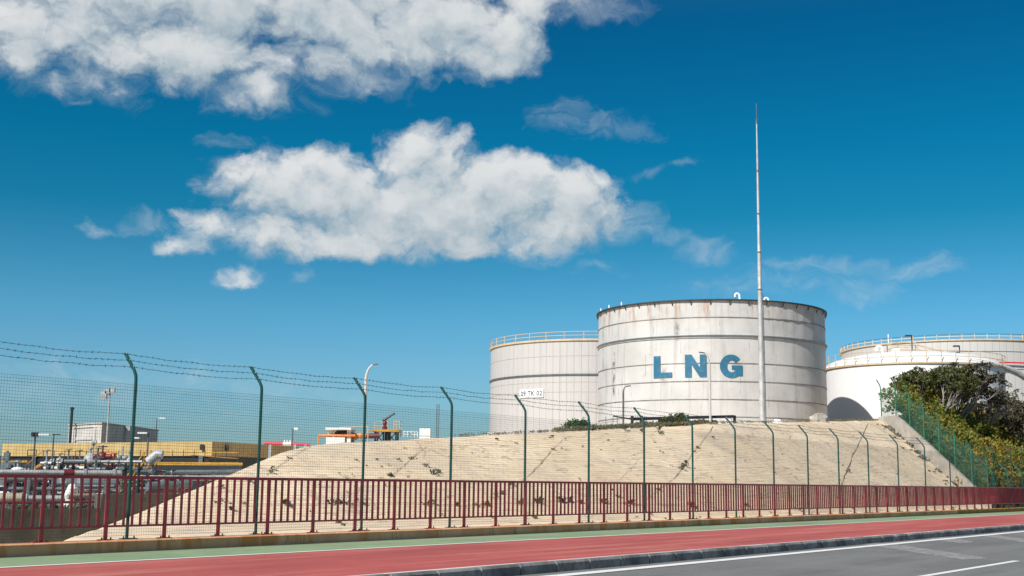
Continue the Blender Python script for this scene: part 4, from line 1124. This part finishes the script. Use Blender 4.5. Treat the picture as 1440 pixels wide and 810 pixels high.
# rock and white bags
def rock(p, sx_, sy_, sz_, mat, name, label, cat, seed):
    b_ = MB(); n, k = 14, 8
    for j in range(k+1):
        for i in range(n):
            a = 2*PI*i/n; e = PI*j/k-PI/2
            v = Vector((math.cos(a)*math.cos(e), math.sin(a)*math.cos(e), math.sin(e)))
            r = 1+.35*mnoise.noise(v*1.7+Vector((seed, 0, 0))) + .12*mnoise.noise(v*4+Vector((0, seed, 0)))
            b_.v.append(p+Vector((v.x*sx_*r, v.y*sy_*r, v.z*sz_*r)))
    for j in range(k):
        for i in range(n): b_.f.append((j*n+i, j*n+(i+1) % n, (j+1)*n+(i+1) % n, (j+1)*n+i))
    return tag(b_.build(name, mat, origin=p), label, cat)
c_ = crest(1151, .8); rock(c_+Vector((0, 0, .12)), .55, .4, .38, M['rock'], 'boulder', 'pale boulder on the crest at the right foot of the lettered tank', 'boulder', 3)
c_ = crest(1094, .6); rock(c_+Vector((0, 0, .05)), .24, .2, .14, M['sign'], 'bag', 'small white bag lying right of the mast foot', 'bag', 9)
c_ = crest(690, 1.2); rock(c_+Vector((0, 0, .05)), .25, .15, .12, M['sign'], 'pipe_stub', 'small white pipe stub at the left foot of the ribbed tank', 'pipe stub', 11)

# ------------------------------------------------------------------ bushes and scrub
def leaves(b_, c_, rx, ry, rz, nclump, per, size, flat=.9):
    for _ in range(nclump):
        v = Vector((random.gauss(0, 1), random.gauss(0, 1), random.gauss(0, 1))).normalized()*random.uniform(.45, 1.0)
        if v.z < -.3: v.z *= -.5
        cc = Vector((c_[0]+v.x*rx, c_[1]+v.y*ry, c_[2]+v.z*rz)); cr = random.uniform(.16, .34)*(rx+ry+rz)/3
        for _ in range(per):
            o = Vector((random.gauss(0, .55), random.gauss(0, .55), random.gauss(0, .45)))*cr
            p = cc+o; d_ = (o.normalized() if o.length > 1e-4 else Vector((0, 0, 1)))*.6 + Vector((random.uniform(-1, 1), random.uniform(-1, 1), random.uniform(-.4, 1)))
            d_.normalize(); s_ = d_.cross(Vector((random.uniform(-1, 1), random.uniform(-1, 1), random.uniform(-1, 1)))).normalized()
            L = size*random.uniform(.6, 1.5); W = L*random.uniform(.22, .42)
            n = len(b_.v); b_.v += [p, p+d_*L*.5+s_*W, p+d_*L, p+d_*L*.5-s_*W]; b_.f.append((n, n+1, n+2, n+3))
def bush(name, label, p, rx, ry, rz, mat, nclump, per, size, cat='bush', group=None, stems=6):
    o = thing(name, label, cat, p, group)
    b_ = MB(); leaves(b_, (p[0], p[1], p[2]+rz*.75), rx, ry, rz, nclump, per, size); b_.build('foliage', mat, o)
    s_ = MB()
    for _ in range(stems):
        a = random.uniform(0, 2*PI); e = Vector((p[0]+math.cos(a)*rx*.6, p[1]+math.sin(a)*ry*.6, p[2]+rz*random.uniform(.8, 1.3)))
        m_ = Vector(p).lerp(e, .5)+Vector((random.uniform(-.1, .1), random.uniform(-.1, .1), .1)); s_.tube([Vector(p)-Vector((0, 0, .15)), m_, e], [.05, .035, .012], 5)
    s_.build('stem', M['bark'], o)
    return o
c_ = crest(815, 1.4); bush('bush', 'rounded fresh green bush at the right foot of the ribbed tank', c_-Vector((0, 0, .1)), .58, .5, .34, M['leaf_green'], 46, 46, .085)
c_ = crest(941, .9); bush('bush', 'larger olive green bush in front of the pipe rack', c_-Vector((0, 0, .08)), .42, .42, .30, M['leaf_olive'], 40, 40, .08)
c_ = crest(957, 1.1); bush('bush', 'smaller olive green bush right of the larger olive one', c_-Vector((0, 0, .05)), .36, .36, .34, M['leaf_olive'], 34, 40, .08)
c_ = crest(966, .8); bush('bush', 'low spreading bush right of both olive bushes', c_-Vector((0, 0, .05)), .38, .3, .18, M['leaf_olive'], 22, 34, .08)
c_ = crest(905, 1.6); bush('bush', 'grey green scrubby bush left of the pipe rack leg', c_-Vector((0, 0, .05)), .45, .35, .2, M['dry'], 24, 34, .07)
c_ = crest(985, 1.0); bush('bush', 'brownish low bush left of the white lamp post', c_-Vector((0, 0, .05)), .3, .25, .16, M['leaf_dark'], 16, 30, .07)

# shrub mass on the hillside: nobody could count the shrubs
gm = MB(); gf = MB()
for _ in range(2300):
    q = random.uniform(19.6, 30.5); ulo = wall_u(q)+.9
    uu = random.uniform(ulo, ulo+34) if random.random() < .68 else random.uniform(ulo+34, ulo+62)
    p = P(uu, q); p.z = hill(p.x, p.y)+random.uniform(.3, 1.25)+.8*max(0, min(1, (q-24)/4))
    b_ = gf if (mnoise.noise(Vector((p.x*.25, p.y*.25, 5))) > .12 or q < 22.0 and random.random() < .45) else gm
    leaves(b_, p, .75, .75, .55, 3, 24, .17)
tag(gm.build('shrubbery', M['leaf_acacia']), 'dense yellow green shrubs covering the hillside behind the net', 'shrubs', kind='stuff')
tag(gf.build('shrubbery', M['leaf_flower']), 'golden tinged flowering growth mixed through the hillside shrubs', 'shrubs', kind='stuff')

def scrub(label, p, height, spread, mat, seed, leafn=26, per=26, group='scrubby trees on the hillside'):
    rnd = random.Random(seed); o = thing('scrub_tree', label, 'tree', p, group)
    tr2 = MB(); ends = []
    def grow(a, d_, L, r, lev):
        b1 = a+d_*L; tr2.tube([a, a.lerp(b1, .5)+Vector((rnd.uniform(-.06, .06), rnd.uniform(-.06, .06), rnd.uniform(-.03, .06)))*L, b1], [r, r*.8, r*.55], 5)
        if lev == 0: ends.append(b1); return
        if lev <= 1: ends.append(b1)
        for _ in range(rnd.choice((2, 3, 3))):
            nd_ = (d_+Vector((rnd.uniform(-1, 1), rnd.uniform(-1, 1), rnd.uniform(-.25, .75)))*.75).normalized()
            grow(b1, nd_, L*rnd.uniform(.6, .85), r*.55, lev-1)
    for _ in range(9):
        a = rnd.uniform(0, 2*PI); d_ = Vector((math.cos(a)*spread, math.sin(a)*spread, 1)).normalized()
        grow(Vector(p)-Vector((0, 0, .2)), d_, height*.30, .09, 3)
    tr2.build('trunk', M['twig'], o)
    b_ = MB()
    zm = p[2]+height*.45
    for e in ends:
        if e.z > zm and rnd.random() < .62: leaves(b_, e, .55, .55, .4, 3, per, .15)
        elif rnd.random() < .35: leaves(b_, e, .4, .4, .3, 1, per, .12)
    b_.build('crown', mat, o)
    return o
def hp_(px, Y, up=0):
    d = ray(px, 560); x_ = d.x/d.y*Y; return Vector((x_, Y, hill(x_, Y)+up))
scrub('grey twiggy scrub tree with green lobe reaching over the net fence corner', hp_(1306, 84.5), 5.2, .8, M['leaf_olive'], 5)
scrub('dark scrub tree with the tallest crown before the domed tank', hp_(1335, 87), 6.4, .7, M['leaf_dark'], 11, per=30)
scrub('bare grey scrub tree right of the tallest crown', hp_(1368, 89), 5.0, .9, M['leaf_dark'], 23, per=12)
scrub('dark scrub tree below the arched grey pipe of the clad tank', hp_(1418, 92), 5.0, .9, M['leaf_dark'], 31, per=30)
scrub('dark bushy scrub tree at the far right past the arched pipe', hp_(1452, 92), 5.2, .9, M['leaf_dark'], 41, per=30)
c_ = hp_(1280, 81.5); bush('bush', 'olive bush leaning on the upper net fence posts', c_, .8, .8, 1.0, M['leaf_olive'], 60, 40, .14)

# ------------------------------------------------------------------ pipe yard at the left
b_ = MB(); b_.quad(P(-120, 30.15, 0), P(120, 30.15, 0), P(120, 160, 0), P(-120, 160, 0))
struct(b_.build('yard', M['yard']), 'dark stained ground of the pipe yard at left', 'yard')
def qwall(x0, x1, q, zt, th, label, zb=-.6):
    a, c_ = uq(on_q(x0, 700, q))[0], uq(on_q(x1, 700, q))[0]
    b_ = MB(); b_.hexa([P(a, q, zb), P(c_, q, zb), P(c_, q+th, zb), P(a, q+th, zb)], [P(a, q, zt-.08), P(c_, q, zt-.08), P(c_, q+th, zt-.08), P(a, q+th, zt-.08)])
    b_.hexa([P(a, q-.04, zt-.08), P(c_, q-.04, zt-.08), P(c_, q+th+.04, zt-.08), P(a, q+th+.04, zt-.08)], [P(a, q-.04, zt), P(c_, q-.04, zt), P(c_, q+th+.04, zt), P(a, q+th+.04, zt)])
    return tag(b_.build('retaining_wall', M['pitwall']), label, 'wall')
qwall(-60, 142, 30.0, .62, .3, 'long dark stained retaining wall below the white and red pipes')
qwall(142.5, 300, 30.05, 1.02, .3, 'taller dark retaining wall stretch running into the sandy embankment')

# yellow building
def prism(pts, z0, z1):
    b_ = MB(); n = len(pts); base = 0
    b_.v += [Vector((p_[0], p_[1], z0)) for p_ in pts] + [Vector((p_[0], p_[1], z1)) for p_ in pts]
    b_.f += [tuple(range(n))[::-1], tuple(range(n, 2*n))] + [(i, (i+1) % n, n+(i+1) % n, n+i) for i in range(n)]
    return b_
k_ = at(298.5, 620.8, 110); l_ = at(3.5, 625.7, 127); r_ = at(420, 627, 124)
ztop = k_.z; zbt = at(298.5, 641, 110).z
kp, lp_, rp_ = Vector((k_.x, k_.y)), Vector((l_.x, l_.y)), Vector((r_.x, r_.y)); bp_ = rp_ + (lp_-kp)
yb = thing('industrial_building', 'wide low building with a deep corrugated yellow fascia', 'building', (k_.x, k_.y, 0))
m, nt, b = new_mat('corrugated_yellow'); v = poscoord(nt); sx = nd(nt, 'ShaderNodeSeparateXYZ'); nt.links.new(v, sx.inputs[0])
fr = math_(nt, 'FRACT', math_(nt, 'MULTIPLY', math_(nt, 'ADD', sx.outputs[0], math_(nt, 'MULTIPLY', sx.outputs[1], .6)), 1.6))
g = ramp(nt, math_(nt, 'ABSOLUTE', math_(nt, 'SUBTRACT', fr, .5)), .3, .5)
c = mix(nt, ramp(nt, noise(nt, v, .5, 6), .3, .7), (.46, .31, .12), (.55, .39, .165)); c = mix(nt, math_(nt, 'MULTIPLY', g, .25), c, (.40, .25, .08))
nt.links.new(c, b.inputs['Base Color']); b.inputs['Roughness'].default_value = .55; bump(nt, b, math_(nt, 'SUBTRACT', 1, g), .05); M['corr'] = m
prism([tuple(lp_), tuple(kp), tuple(rp_), tuple(bp_)], zbt, ztop).build('fascia', M['corr'], yb)
ctr = (lp_+kp+rp_+bp_)/4
ins = [ctr+(p_-ctr)*.965 for p_ in (lp_, kp, rp_, bp_)]
prism([tuple(p_) for p_ in ins], -.2, zbt-.004).build('wall', M['dark'], yb)
for f in (.04, .22, .42, .62, .82, .98):
    p_ = kp.lerp(lp_, f)+(ctr-kp).normalized()*.2; MB().box((p_.x, p_.y, zbt/2-.1), (.35, .35, zbt+.2)).build('column', M['greypipe'], yb)
p_ = kp.lerp(lp_, .035); MB().box((p_.x-.1, p_.y-.15, zbt+.75), (.35, .2, .5)).build('vent', M['dark'], yb)
p_ = kp.lerp(rp_, .15); MB().box((p_.x+.1, p_.y-.1, zbt+.75), (.3, .3, .5)).build('vent', M['dark'], yb)
# grey building
gk = at(143.4, 596, 138); gl = at(96.8, 596, 144); gr = at(222.5, 601.3, 158)
gb = thing('industrial_building', 'small flat grey concrete building rising behind the yellow fascia', 'building', (gk.x, gk.y, 0))
kp2, lp2, rp2 = Vector((gk.x, gk.y)), Vector((gl.x, gl.y)), Vector((gr.x, gr.y)); bp2 = lp2+rp2-kp2
prism([tuple(lp2), tuple(kp2), tuple(rp2), tuple(bp2)], -.2, gk.z).build('wall', M['bconc'], gb)
c4 = (lp2+kp2+rp2+bp2)/4
prism([tuple(c4+(p_-c4)*1.015) for p_ in (lp2, kp2, rp2, bp2)], gk.z+.003, gk.z+.18).build('roof', M['concrete'], gb)
b_ = MB(); e_ = (lp2-kp2); nrm = Vector((e_.y, -e_.x)).normalized()
if nrm.y > 0: nrm = -nrm
def onf(f, z_): p_ = kp2+e_*f+nrm*.06; return (p_.x, p_.y, z_)
zl = at(120, 620, 140).z
for f0, f1, z0_, z1_ in ((.15, .85, gk.z-.35, gk.z-.25), (.15, .19, zl-.3, gk.z-.35), (.81, .85, zl-.3, gk.z-.35), (.25, .75, zl+.1, zl+.45)):
    b_.bar(onf(f0, (z0_+z1_)/2), onf(f1, (z0_+z1_)/2), .1, z1_-z0_)
b_.build('wall_panel', M['bconc'], gb)
b_ = MB(); fr_ = rp2-kp2
for f, z0_, z1_, s_ in ((.38, zl-.3, gk.z-.1, .12), ): p_ = kp2+fr_*f; b_.tube([(p_.x+.2, p_.y-.2, z0_), (p_.x+.2, p_.y-.2, z1_)], .1, 6)
b_.build('downpipe', M['galv'], gb)
p_ = kp2+fr_*.40; MB().box((p_.x+.3, p_.y-.3, gk.z-.15), (.7, .7, .55)).build('hopper', M['galv'], gb)
ch = at(100, 597, 142); ct = at(100.5, 574, 142)
o = thing('chimney', 'thin dark chimney pipe beside the grey building roof', 'chimney', (ch.x, ch.y, 0))
MB().tube([(ch.x, ch.y, 0), (ch.x, ch.y, ct.z)], .17, 8).build('flue', M['dark'], o)
MB().lathe([(.10, -.12), (.26, -.12), (.26, .08), (.05, .14)], (ch.x, ch.y, ct.z), 10).build('cap', M['dark'], o)

# raised walkway with yellow edges
Yw = 88.0
wk = thing('walkway', 'long raised steel walkway with yellow kick plates and handrails', 'walkway', (at(200, 655, Yw).x, Yw, 0))
a, c_ = at(60, 651.3, Yw), at(335, 652.2, Yw); zk = .20
L_ = MB(); L_.bar(a, c_, .05, zk); L_.bar(a+Vector((0, 1.4, 0)), c_+Vector((0, 1.4, 0)), .05, zk); L_.bar(a, at(47, 660, Yw), .05, zk)
L_.build('kick_plate', M['yellow'], wk)
L_ = MB(); L_.bar(a+Vector((0, .7, -.24)), c_+Vector((0, .7, -.24)), 1.35, .24); L_.bar(a+Vector((0, -.02, -.30)), c_+Vector((0, -.02, -.30)), .08, .30); L_.build('deck', M['dark'], wk)
for x_ in (92, 130, 168, 243, 279, 319):
    p_ = at(x_, 664, Yw); b_ = MB(); b_.box((p_.x, Yw+.6, (a.z-.4)/2), (.32, .3, a.z-.4)); b_.bar((p_.x-.55, Yw+.6, a.z-.5), (p_.x+.55, Yw+.6, a.z-.5), .25, .2); b_.build('column', M['dark'], wk)
b_ = MB(); by_ = MB()
xs_ = [60+ i*(333-60)/18 for i in range(19)]
for x_ in xs_: p_ = at(x_, 651.5, Yw); b_.tube([p_, p_+Vector((0, 0, .92))], .028, 5)
b_.tube([at(60, 643.5, Yw), at(333, 645, Yw)], .02, 5)
b_.build('rail_post', M['dark'], wk)
by_.tube([at(60, 634, Yw), at(335, 637, Yw)], .035, 5); by_.tube([at(60, 634, Yw), at(38, 653, Yw)], .035, 5); by_.tube([at(268, 640, Yw+1.4), at(335, 645, Yw+1.4)], .03, 5)
by_.build('handrail', M['yellow'], wk)
# lower platform at far left
b_ = MB(); b_.bar(at(-25, 649.5, 92), at(42, 649, 92), .9, .14)
lw = thing('platform', 'small lower yellow edged platform at the left end of the walkway', 'platform', (at(10, 650, 92).x, 92, 0))
b_.build('deck', M['yellow'], lw)
b_ = MB()
for x_ in (-15, 8, 22, 36, 41): p_ = at(x_, 650, 92); b_.box((p_.x, 92, p_.z/2), (.12, .12, p_.z))
b_.build('leg', M['galv'], lw)
b_ = MB(); rails(b_, [at(x_, 648, 92) for x_ in (38, 50)], .8, .03); b_.build('handrail', M['dark'], lw)
# yellow stair
a0, a1 = at(203, 641, 84), at(160, 700, 78)
ys = thing('stair', 'steep yellow railed stair rising to the raised walkway', 'stair', (a1.x, a1.y, 0))
dd = Vector((.55, .1, 0)).normalized()*.85
b_ = MB(); b_.bar(a0+Vector((0, 0, -.6)), a1+Vector((0, 0, -.35)), .06, .22); b_.bar(a0+dd+Vector((0, 0, -.6)), a1+dd+Vector((0, 0, -.35)), .06, .22); b_.build('stringer', M['dark'], ys)
b_ = MB()
for i in range(14):
    p_ = a0.lerp(a1, i/13)+Vector((0, 0, -.55+.2*i/13)); b_.bar(p_, p_+dd, .26, .04)
b_.build('tread', M['galv'], ys)
b_ = MB()
for o_ in (Vector((0, 0, 0)), dd):
    b_.bar(a0+o_+Vector((0, 0, .25)), a1+o_+Vector((0, 0, .2)), .06); b_.bar(a0+o_+Vector((0, 0, -.47)), a1+o_+Vector((0, 0, -.22)), .05, .16)
    for i in range(4): p_ = a0.lerp(a1, i/3)+o_; b_.bar(p_-Vector((0, 0, .4)), p_+Vector((0, 0, .22)), .04)
b_.build('handrail', M['yellow'], ys)

# pipes of the yard
def pipe(x0, x1, y0, y1, Y0, Y1, dia_px, mat, label, bands=(), elbow=None, legs=(), flanges=()):
    a, c_ = at(x0, y0, Y0), at(x1, y1, Y1); r = dia_px/2/F*Y0
    o = thing('pipe', label, 'pipe', ((a.x+c_.x)/2, (a.y+c_.y)/2, min(a.z, c_.z)-r))
    pts = [a, c_]
    if elbow in ('start_down', 'end_down'):
        e = a if elbow == 'start_down' else c_; dr = (c_-a).normalized()*(-1 if elbow == 'start_down' else 1)
        ar = [e+dr*(r*1.6*math.sin(t))-Vector((0, 0, r*1.6*(1-math.cos(t)))) for t in [i*PI/2/6 for i in range(1, 7)]]
        ar.append(Vector((ar[-1].x, ar[-1].y, 0)))
        pts = (list(reversed(ar))+pts) if elbow == 'start_down' else pts+ar
    MB().tube(pts, r, 12).build('pipe_run', mat, o, smooth=True)
    for (xb0, xb1, bm) in bands:
        t0_, t1_ = (xb0-x0)/(x1-x0), (xb1-x0)/(x1-x0); MB().tube([a.lerp(c_, t0_), a.lerp(c_, t1_)], r*1.06, 12).build('collar', bm, o, smooth=True)
    for xf in flanges:
        p_ = a.lerp(c_, (xf-x0)/(x1-x0)); d_ = (c_-a).normalized(); MB().tube([p_-d_*.05, p_+d_*.05], r*1.45, 12).build('flange', M['galv'], o)
    for xl in legs:
        p_ = a.lerp(c_, (xl-x0)/(x1-x0)); MB().box((p_.x, p_.y, (p_.z-r)/2), (.16, .16, max(.05, p_.z-r))).box((p_.x, p_.y, p_.z-r*1.05), (r*1.4, .2, .06)).build('support', M['galv_dark'], o)
    return o
pipe(3, 170, 664, 665, 50, 52, 7.5, M['whitepipe'], 'thick pale pipe along the top of the yard with dark red collar', bands=((88, 103, M['redpipe']),), elbow='start_down', legs=(40, 75, 150), flanges=(118, 160))
pipe(-20, 33, 700, 700, 47, 47, 14, M['beige'], 'thick beige lagged pipe just above the dark retaining wall', legs=(0,))
pipe(34, 92, 701, 701, 47, 47.5, 9, M['whitepipe'], 'bright pale pipe length beyond the beige pipe end', legs=(60,), flanges=(36,))
pipe(-20, 146, 707.5, 705.5, 44, 46, 3.6, M['redpipe'], 'thin dark red pipe running along above the retaining wall', legs=(10, 60, 110, 144))
pipe(-20, 92, 687.5, 688, 50, 51, 6, M['greypipe'], 'blue grey pipe below the thick pale pipe', legs=(20, 70))
pipe(8, 66, 675, 675, 55, 56, 6.5, M['greypipe'], 'dull grey pipe under the left end of thick pale pipe', legs=(20, 50))
pipe(70, 92, 691, 680, 51, 51.5, 8, M['whitepipe'], 'short slanting pale pipe between two balusters')
pipe(78, 165, 681, 679, 56, 57, 15, M['greypipe'], 'wide dark grey vessel pipe behind the slanting pale pipe', legs=(100, 140), flanges=(84, 110))
pipe(95, 138, 698, 697, 48, 49, 7, M['beige'], 'beige pipe right of the white elbow', legs=(120,))
pipe(107, 160, 684, 683.5, 52, 53, 3, M['galv'], 'slim steel pipe above the beige pipe and white elbow', legs=(115, 150))
pipe(120, 160, 689, 688.5, 53, 54, 2.5, M['galv'], 'thinner steel pipe just below the slim one', legs=(130,))
pipe(190, 345, 664.5, 663, 80, 82, 6, M['greypipe'], 'long grey pipe below the walkway right of the stair', legs=(220, 262, 300), flanges=(240,))
pipe(243, 352, 673, 671, 76, 78, 8, M['whitepipe'], 'pale pipe under the walkway ending at the embankment', legs=(290,))
pipe(208, 268, 684, 681, 70, 72, 12, M['greypipe'], 'wide dark tank pipe behind the taller retaining wall', legs=(225, 255))
pipe(205, 275, 693, 690, 62, 64, 3, M['redpipe'], 'thin red pipe before the wide dark tank pipe', legs=(220, 260))
# white elbow
q = at(97, 703, 48.5); o = thing('pipe', 'short bright white pipe elbow rising beside the beige pipe', 'pipe', (q.x, q.y, 0))
r = 4.6/F*48.5; e1 = at(97, 700, 48.5); e2 = at(104, 685, 48.5)
MB().tube([Vector((e1.x, e1.y, 0)), e1, e1.lerp(e2, .4)+Vector((-.03, 0, .03)), e1.lerp(e2, .75)+Vector((-.02, 0, .06)), e2+Vector((.1, 0, .05))], r*1.5, 12).build('elbow', M['white'], o, smooth=True)
# vessels and valves by the walkway
def vessel(x0, x1, y0, y1, Y, mat, label, horizontal=False, name='vessel'):
    a = at(x0, (y0+y1)/2, Y); c_ = at(x1, (y0+y1)/2, Y); top = at((x0+x1)/2, y0, Y).z; bot = at((x0+x1)/2, y1, Y).z
    o = thing(name, label, name, ((a.x+c_.x)/2, Y, 0)); cx1 = (a.x+c_.x)/2; hw = (c_.x-a.x)/2
    b_ = MB(); b_.lathe([(.01, bot-.05), (hw*.8, bot), (hw, bot+.12)] + [(hw*math.cos(i/7*PI/2)+.001, bot+.12+(top-bot-.12)*math.sin(i/7*PI/2)) for i in range(8)], (cx1, Y, 0), 20)
    b_.build('shell', mat, o, smooth=True)
    MB().tube([(cx1, Y, 0), (cx1, Y, bot)], hw*.35, 8).build('stand', M['galv_dark'], o)
    b_ = MB().tube([(cx1, Y, top-.02), (cx1, Y, top+.35)], .07, 8); b_.lathe([(.02, -.05), (.16, -.05), (.16, .05), (.02, .05)], (cx1, Y, top+.3), 10); b_.build('nozzle', M['galv'], o)
    return o
vessel(117, 137, 637, 653, 80, M['whitepipe'], 'dome topped white vessel left of the red valve')
vessel(175, 189, 641, 654, 82, M['whitepipe'], 'small dome topped white vessel right of the valve stand')
vessel(16, 34, 656.5, 664, 66, M['white'], 'low white dome above the thick pale pipe')
q = at(144, 642, 78); o = thing('valve', 'red valve with handwheel right of the white vessel', 'valve', (q.x, q.y, 0))
MB().ball(q, .30, 10).tube([q-Vector((.55, 0, 0)), q+Vector((.55, 0, 0))], .17, 10).tube([Vector((q.x, q.y, 0)), q], .08, 6).build('valve_body', M['redpipe'], o, smooth=True)
b_ = MB().tube([q, q+Vector((0, 0, .7))], .05, 6); b_.tube([q+Vector((.28*math.cos(t), -.28*math.sin(t)*.3, .62+.0*t)) for t in [i*PI/6 for i in range(13)]], .035, 6); b_.tube([q+Vector((-.28, 0, .62)), q+Vector((.28, 0, .62))], .03, 5); b_.build('handwheel', M['dark'], o)
b_ = MB().tube([q+Vector((.1, .2, .1)), q+Vector((.75, .2, .05))], .2, 10); b_.build('actuator', M['orange'], o)
q = at(172, 643, 80); o = thing('valve', 'pale double valve stand before the yellow fascia', 'valve', (q.x, q.y, 0))
MB().tube([Vector((q.x, q.y, 0)), q+Vector((0, 0, .7))], .06, 8).build('stand', M['galv'], o)
MB().ball(q+Vector((-.18, 0, 0)), .18, 8).ball(q+Vector((.2, 0, 0)), .18, 8).tube([q-Vector((.3, 0, 0)), q+Vector((.35, 0, 0))], .07, 8).build('valve_body', M['whitepipe'], o, smooth=True)
q = at(131.5, 624, 84); o = thing('lamp', 'small pale floodlight over the white vessel', 'lamp', (q.x, q.y, 1)); 
MB().ball(q, .16, 8).box(q+Vector((.1, -.1, .12)), (.3, .2, .2)).build('lamp_head', M['galv'], o); MB().tube([q-Vector((0, 0, 2)), q], .05, 6).build('pole', M['galv'], o)
# grey chute by the stair
a0, a1 = at(209, 650, 80), at(221, 638.5, 80); o = thing('duct', 'fat slanting pale duct beside the top of the yellow stair', 'duct', (a0.x, a0.y, 0))
MB().tube([a0, a1, a1+Vector((.35, 0, -.05))], [.34, .34, .30], 12).build('duct_body', M['whitepipe'], o, smooth=True)
MB().tube([Vector((a0.x+.3, a0.y, 0)), a0+Vector((.3, 0, .1))], .08, 6).build('stand', M['galv_dark'], o)
# grey equipment at the far left
q = at(9, 655, 75); o = thing('pump_skid', 'tangle of grey pump equipment at the left edge of the yard', 'pump', (q.x, q.y, 0))
b_ = MB(); zt_ = at(9, 634, 75).z
b_.tube([(q.x, q.y, 0), (q.x, q.y, zt_)], .10, 8); b_.box((q.x, q.y, zt_-.35), (.3, .3, .5)); b_.box((q.x+.25, q.y, zt_-.9), (.7, .5, .5)); b_.tube([(q.x-.5, q.y, zt_-1.2), (q.x+.9, q.y, zt_-1.2)], .16, 8); b_.box((q.x, q.y, .9), (1.0, .8, .8))
b_.build('pump_body', M['greypipe'], o)
b_ = MB(); b_.ball((q.x+.3, q.y-.3, zt_-1.0), .25, 8); b_.tube([(q.x-.3, q.y-.3, .5), (q.x-.3, q.y-.3, zt_-.3)], .06, 6); b_.build('fitting', M['galv_dark'], o)
for x_, y0_, y1_, Yy, lb in ((81, 647, 664, 60, 'slim pale pipe stub standing above the thick pale pipe'), (139, 690, 713, 46, 'blue grey valve post at the end of the red pipe')):
    a, c_ = at(x_, y1_, Yy), at(x_+1, y0_, Yy); o = thing('standpipe', lb, 'standpipe', (a.x, a.y, 0))
    MB().tube([(a.x, a.y, 0), (a.x, a.y, c_.z)], .05, 7).ball((a.x, a.y, c_.z), .08, 8).build('pipe_run', M['whitepipe'] if x_ < 100 else M['greypipe'], o, smooth=True)
    MB().tube([(a.x-.1, a.y, c_.z-.12), (a.x+.12, a.y, c_.z-.12)], .03, 6).build('handle', M['galv'], o)
def manifold(x0, x1, y0, y1, Y, seed, label, np_=4, nv=5):
    rnd = random.Random(seed); p0 = at((x0+x1)/2, y1, Y); o = thing('pipe_manifold', label, 'pipework', (p0.x, Y, 0), 'pipework of the yard')
    mats = [M['greypipe'], M['whitepipe'], M['galv_dark'], M['galv']]
    for i in range(np_):
        yy = y0+(y1-y0)*(i+.3+.4*rnd.random())/np_; a_ = at(x0+rnd.uniform(0, 8), yy, Y+i*.7); c2 = at(x1-rnd.uniform(0, 8), yy+rnd.uniform(-.4, .4), Y+i*.7)
        r = rnd.uniform(.06, .17); pts = [a_, c2]
        if rnd.random() < .6: pts.append(c2+Vector((r*1.5, 0, -.25))); pts.append(Vector((c2.x+r*1.5, c2.y, 0)))
        run = MB().tube(pts, r, 9).build('pipe_run', rnd.choice(mats), o, smooth=True)
        b_ = MB()
        for k in range(3): t = rnd.uniform(.1, .9); q_ = a_.lerp(c2, t); b_.tube([q_-Vector((.05, 0, 0)), q_+Vector((.05, 0, 0))], r*1.6, 9)
        b_.build('flange', M['galv_dark'], run)
    for i in range(nv):
        q_ = at(rnd.uniform(x0+4, x1-4), rnd.uniform(y0, y1), Y-.3+rnd.uniform(0, 2)); hgt = rnd.uniform(.35, .9)
        b_ = MB().tube([Vector((q_.x, q_.y, 0)), q_+Vector((0, 0, hgt))], .045, 6).ball(q_, rnd.uniform(.14, .24), 8)
        b_.lathe([(.02, -.02), (.20, -.02), (.20, .03), (.02, .03)], q_+Vector((0, 0, hgt)), 10); b_.tube([q_-Vector((.32, 0, 0)), q_+Vector((.32, 0, 0))], .09, 8)
        b_.build('valve', rnd.choice([M['galv_dark'], M['greypipe'], M['redpipe'], M['galv']]), o, smooth=True)
    b_ = MB()
    for i in range(4): q_ = at(x0+(x1-x0)*(i+.5)/4, y1, Y+.5); b_.bar((q_.x, q_.y, 0), (q_.x, q_.y, at(x0, y0, Y).z), .1); b_.bar((q_.x, q_.y-.5, q_.z), (q_.x, q_.y+1.5, q_.z), .08)
    b_.build('frame', M['dark'], o)
manifold(0, 60, 668, 698, 58, 2, 'tangle of grey pipes and valves under the left of the thick pale pipe')
manifold(58, 112, 668, 696, 60, 5, 'tangle of grey pipes and valves behind the slanting pale pipe')
manifold(104, 162, 668, 694, 62, 8, 'tangle of pipes and valves between white elbow and yellow stair', 5, 6)
manifold(185, 262, 668, 690, 74, 13, 'grey pipework below the walkway right of the yellow stair', 4, 5)
manifold(60, 128, 645, 662, 74, 17, 'small valves and pipes above the red collar of pale pipe', 2, 6)
manifold(128, 205, 646, 664, 72, 21, 'small valves and pipes in front of the walkway by the stair', 2, 6)
yw = MB()
for _ in range(60):
    t = random.random(); p = on_q(random.uniform(-10, 140), 715, 30.6); p.z = .0; tuft(yw, Vector((p.x, p.y, .35)), .3, .4, 14, .04)
tag(yw.build('yard_weeds', M['weed']), 'green weeds along the top of the dark retaining wall', 'weeds', kind='stuff')

# ------------------------------------------------------------------ render settings
scene.view_settings.view_transform = 'Standard'; scene.view_settings.look = 'None'
scene.view_settings.exposure = .27; scene.view_settings.gamma = 1; scene.view_settings.use_curve_mapping = False
scene.render.engine = 'CYCLES'
scene.cycles.max_bounces = 5; scene.cycles.transparent_max_bounces = 12
scene.cycles.use_denoising = True; scene.cycles.denoiser = 'OPENIMAGEDENOISE'; scene.cycles.denoising_input_passes = 'RGB_ALBEDO_NORMAL'; scene.cycles.denoising_prefilter = 'ACCURATE'
scene.render.film_transparent = False
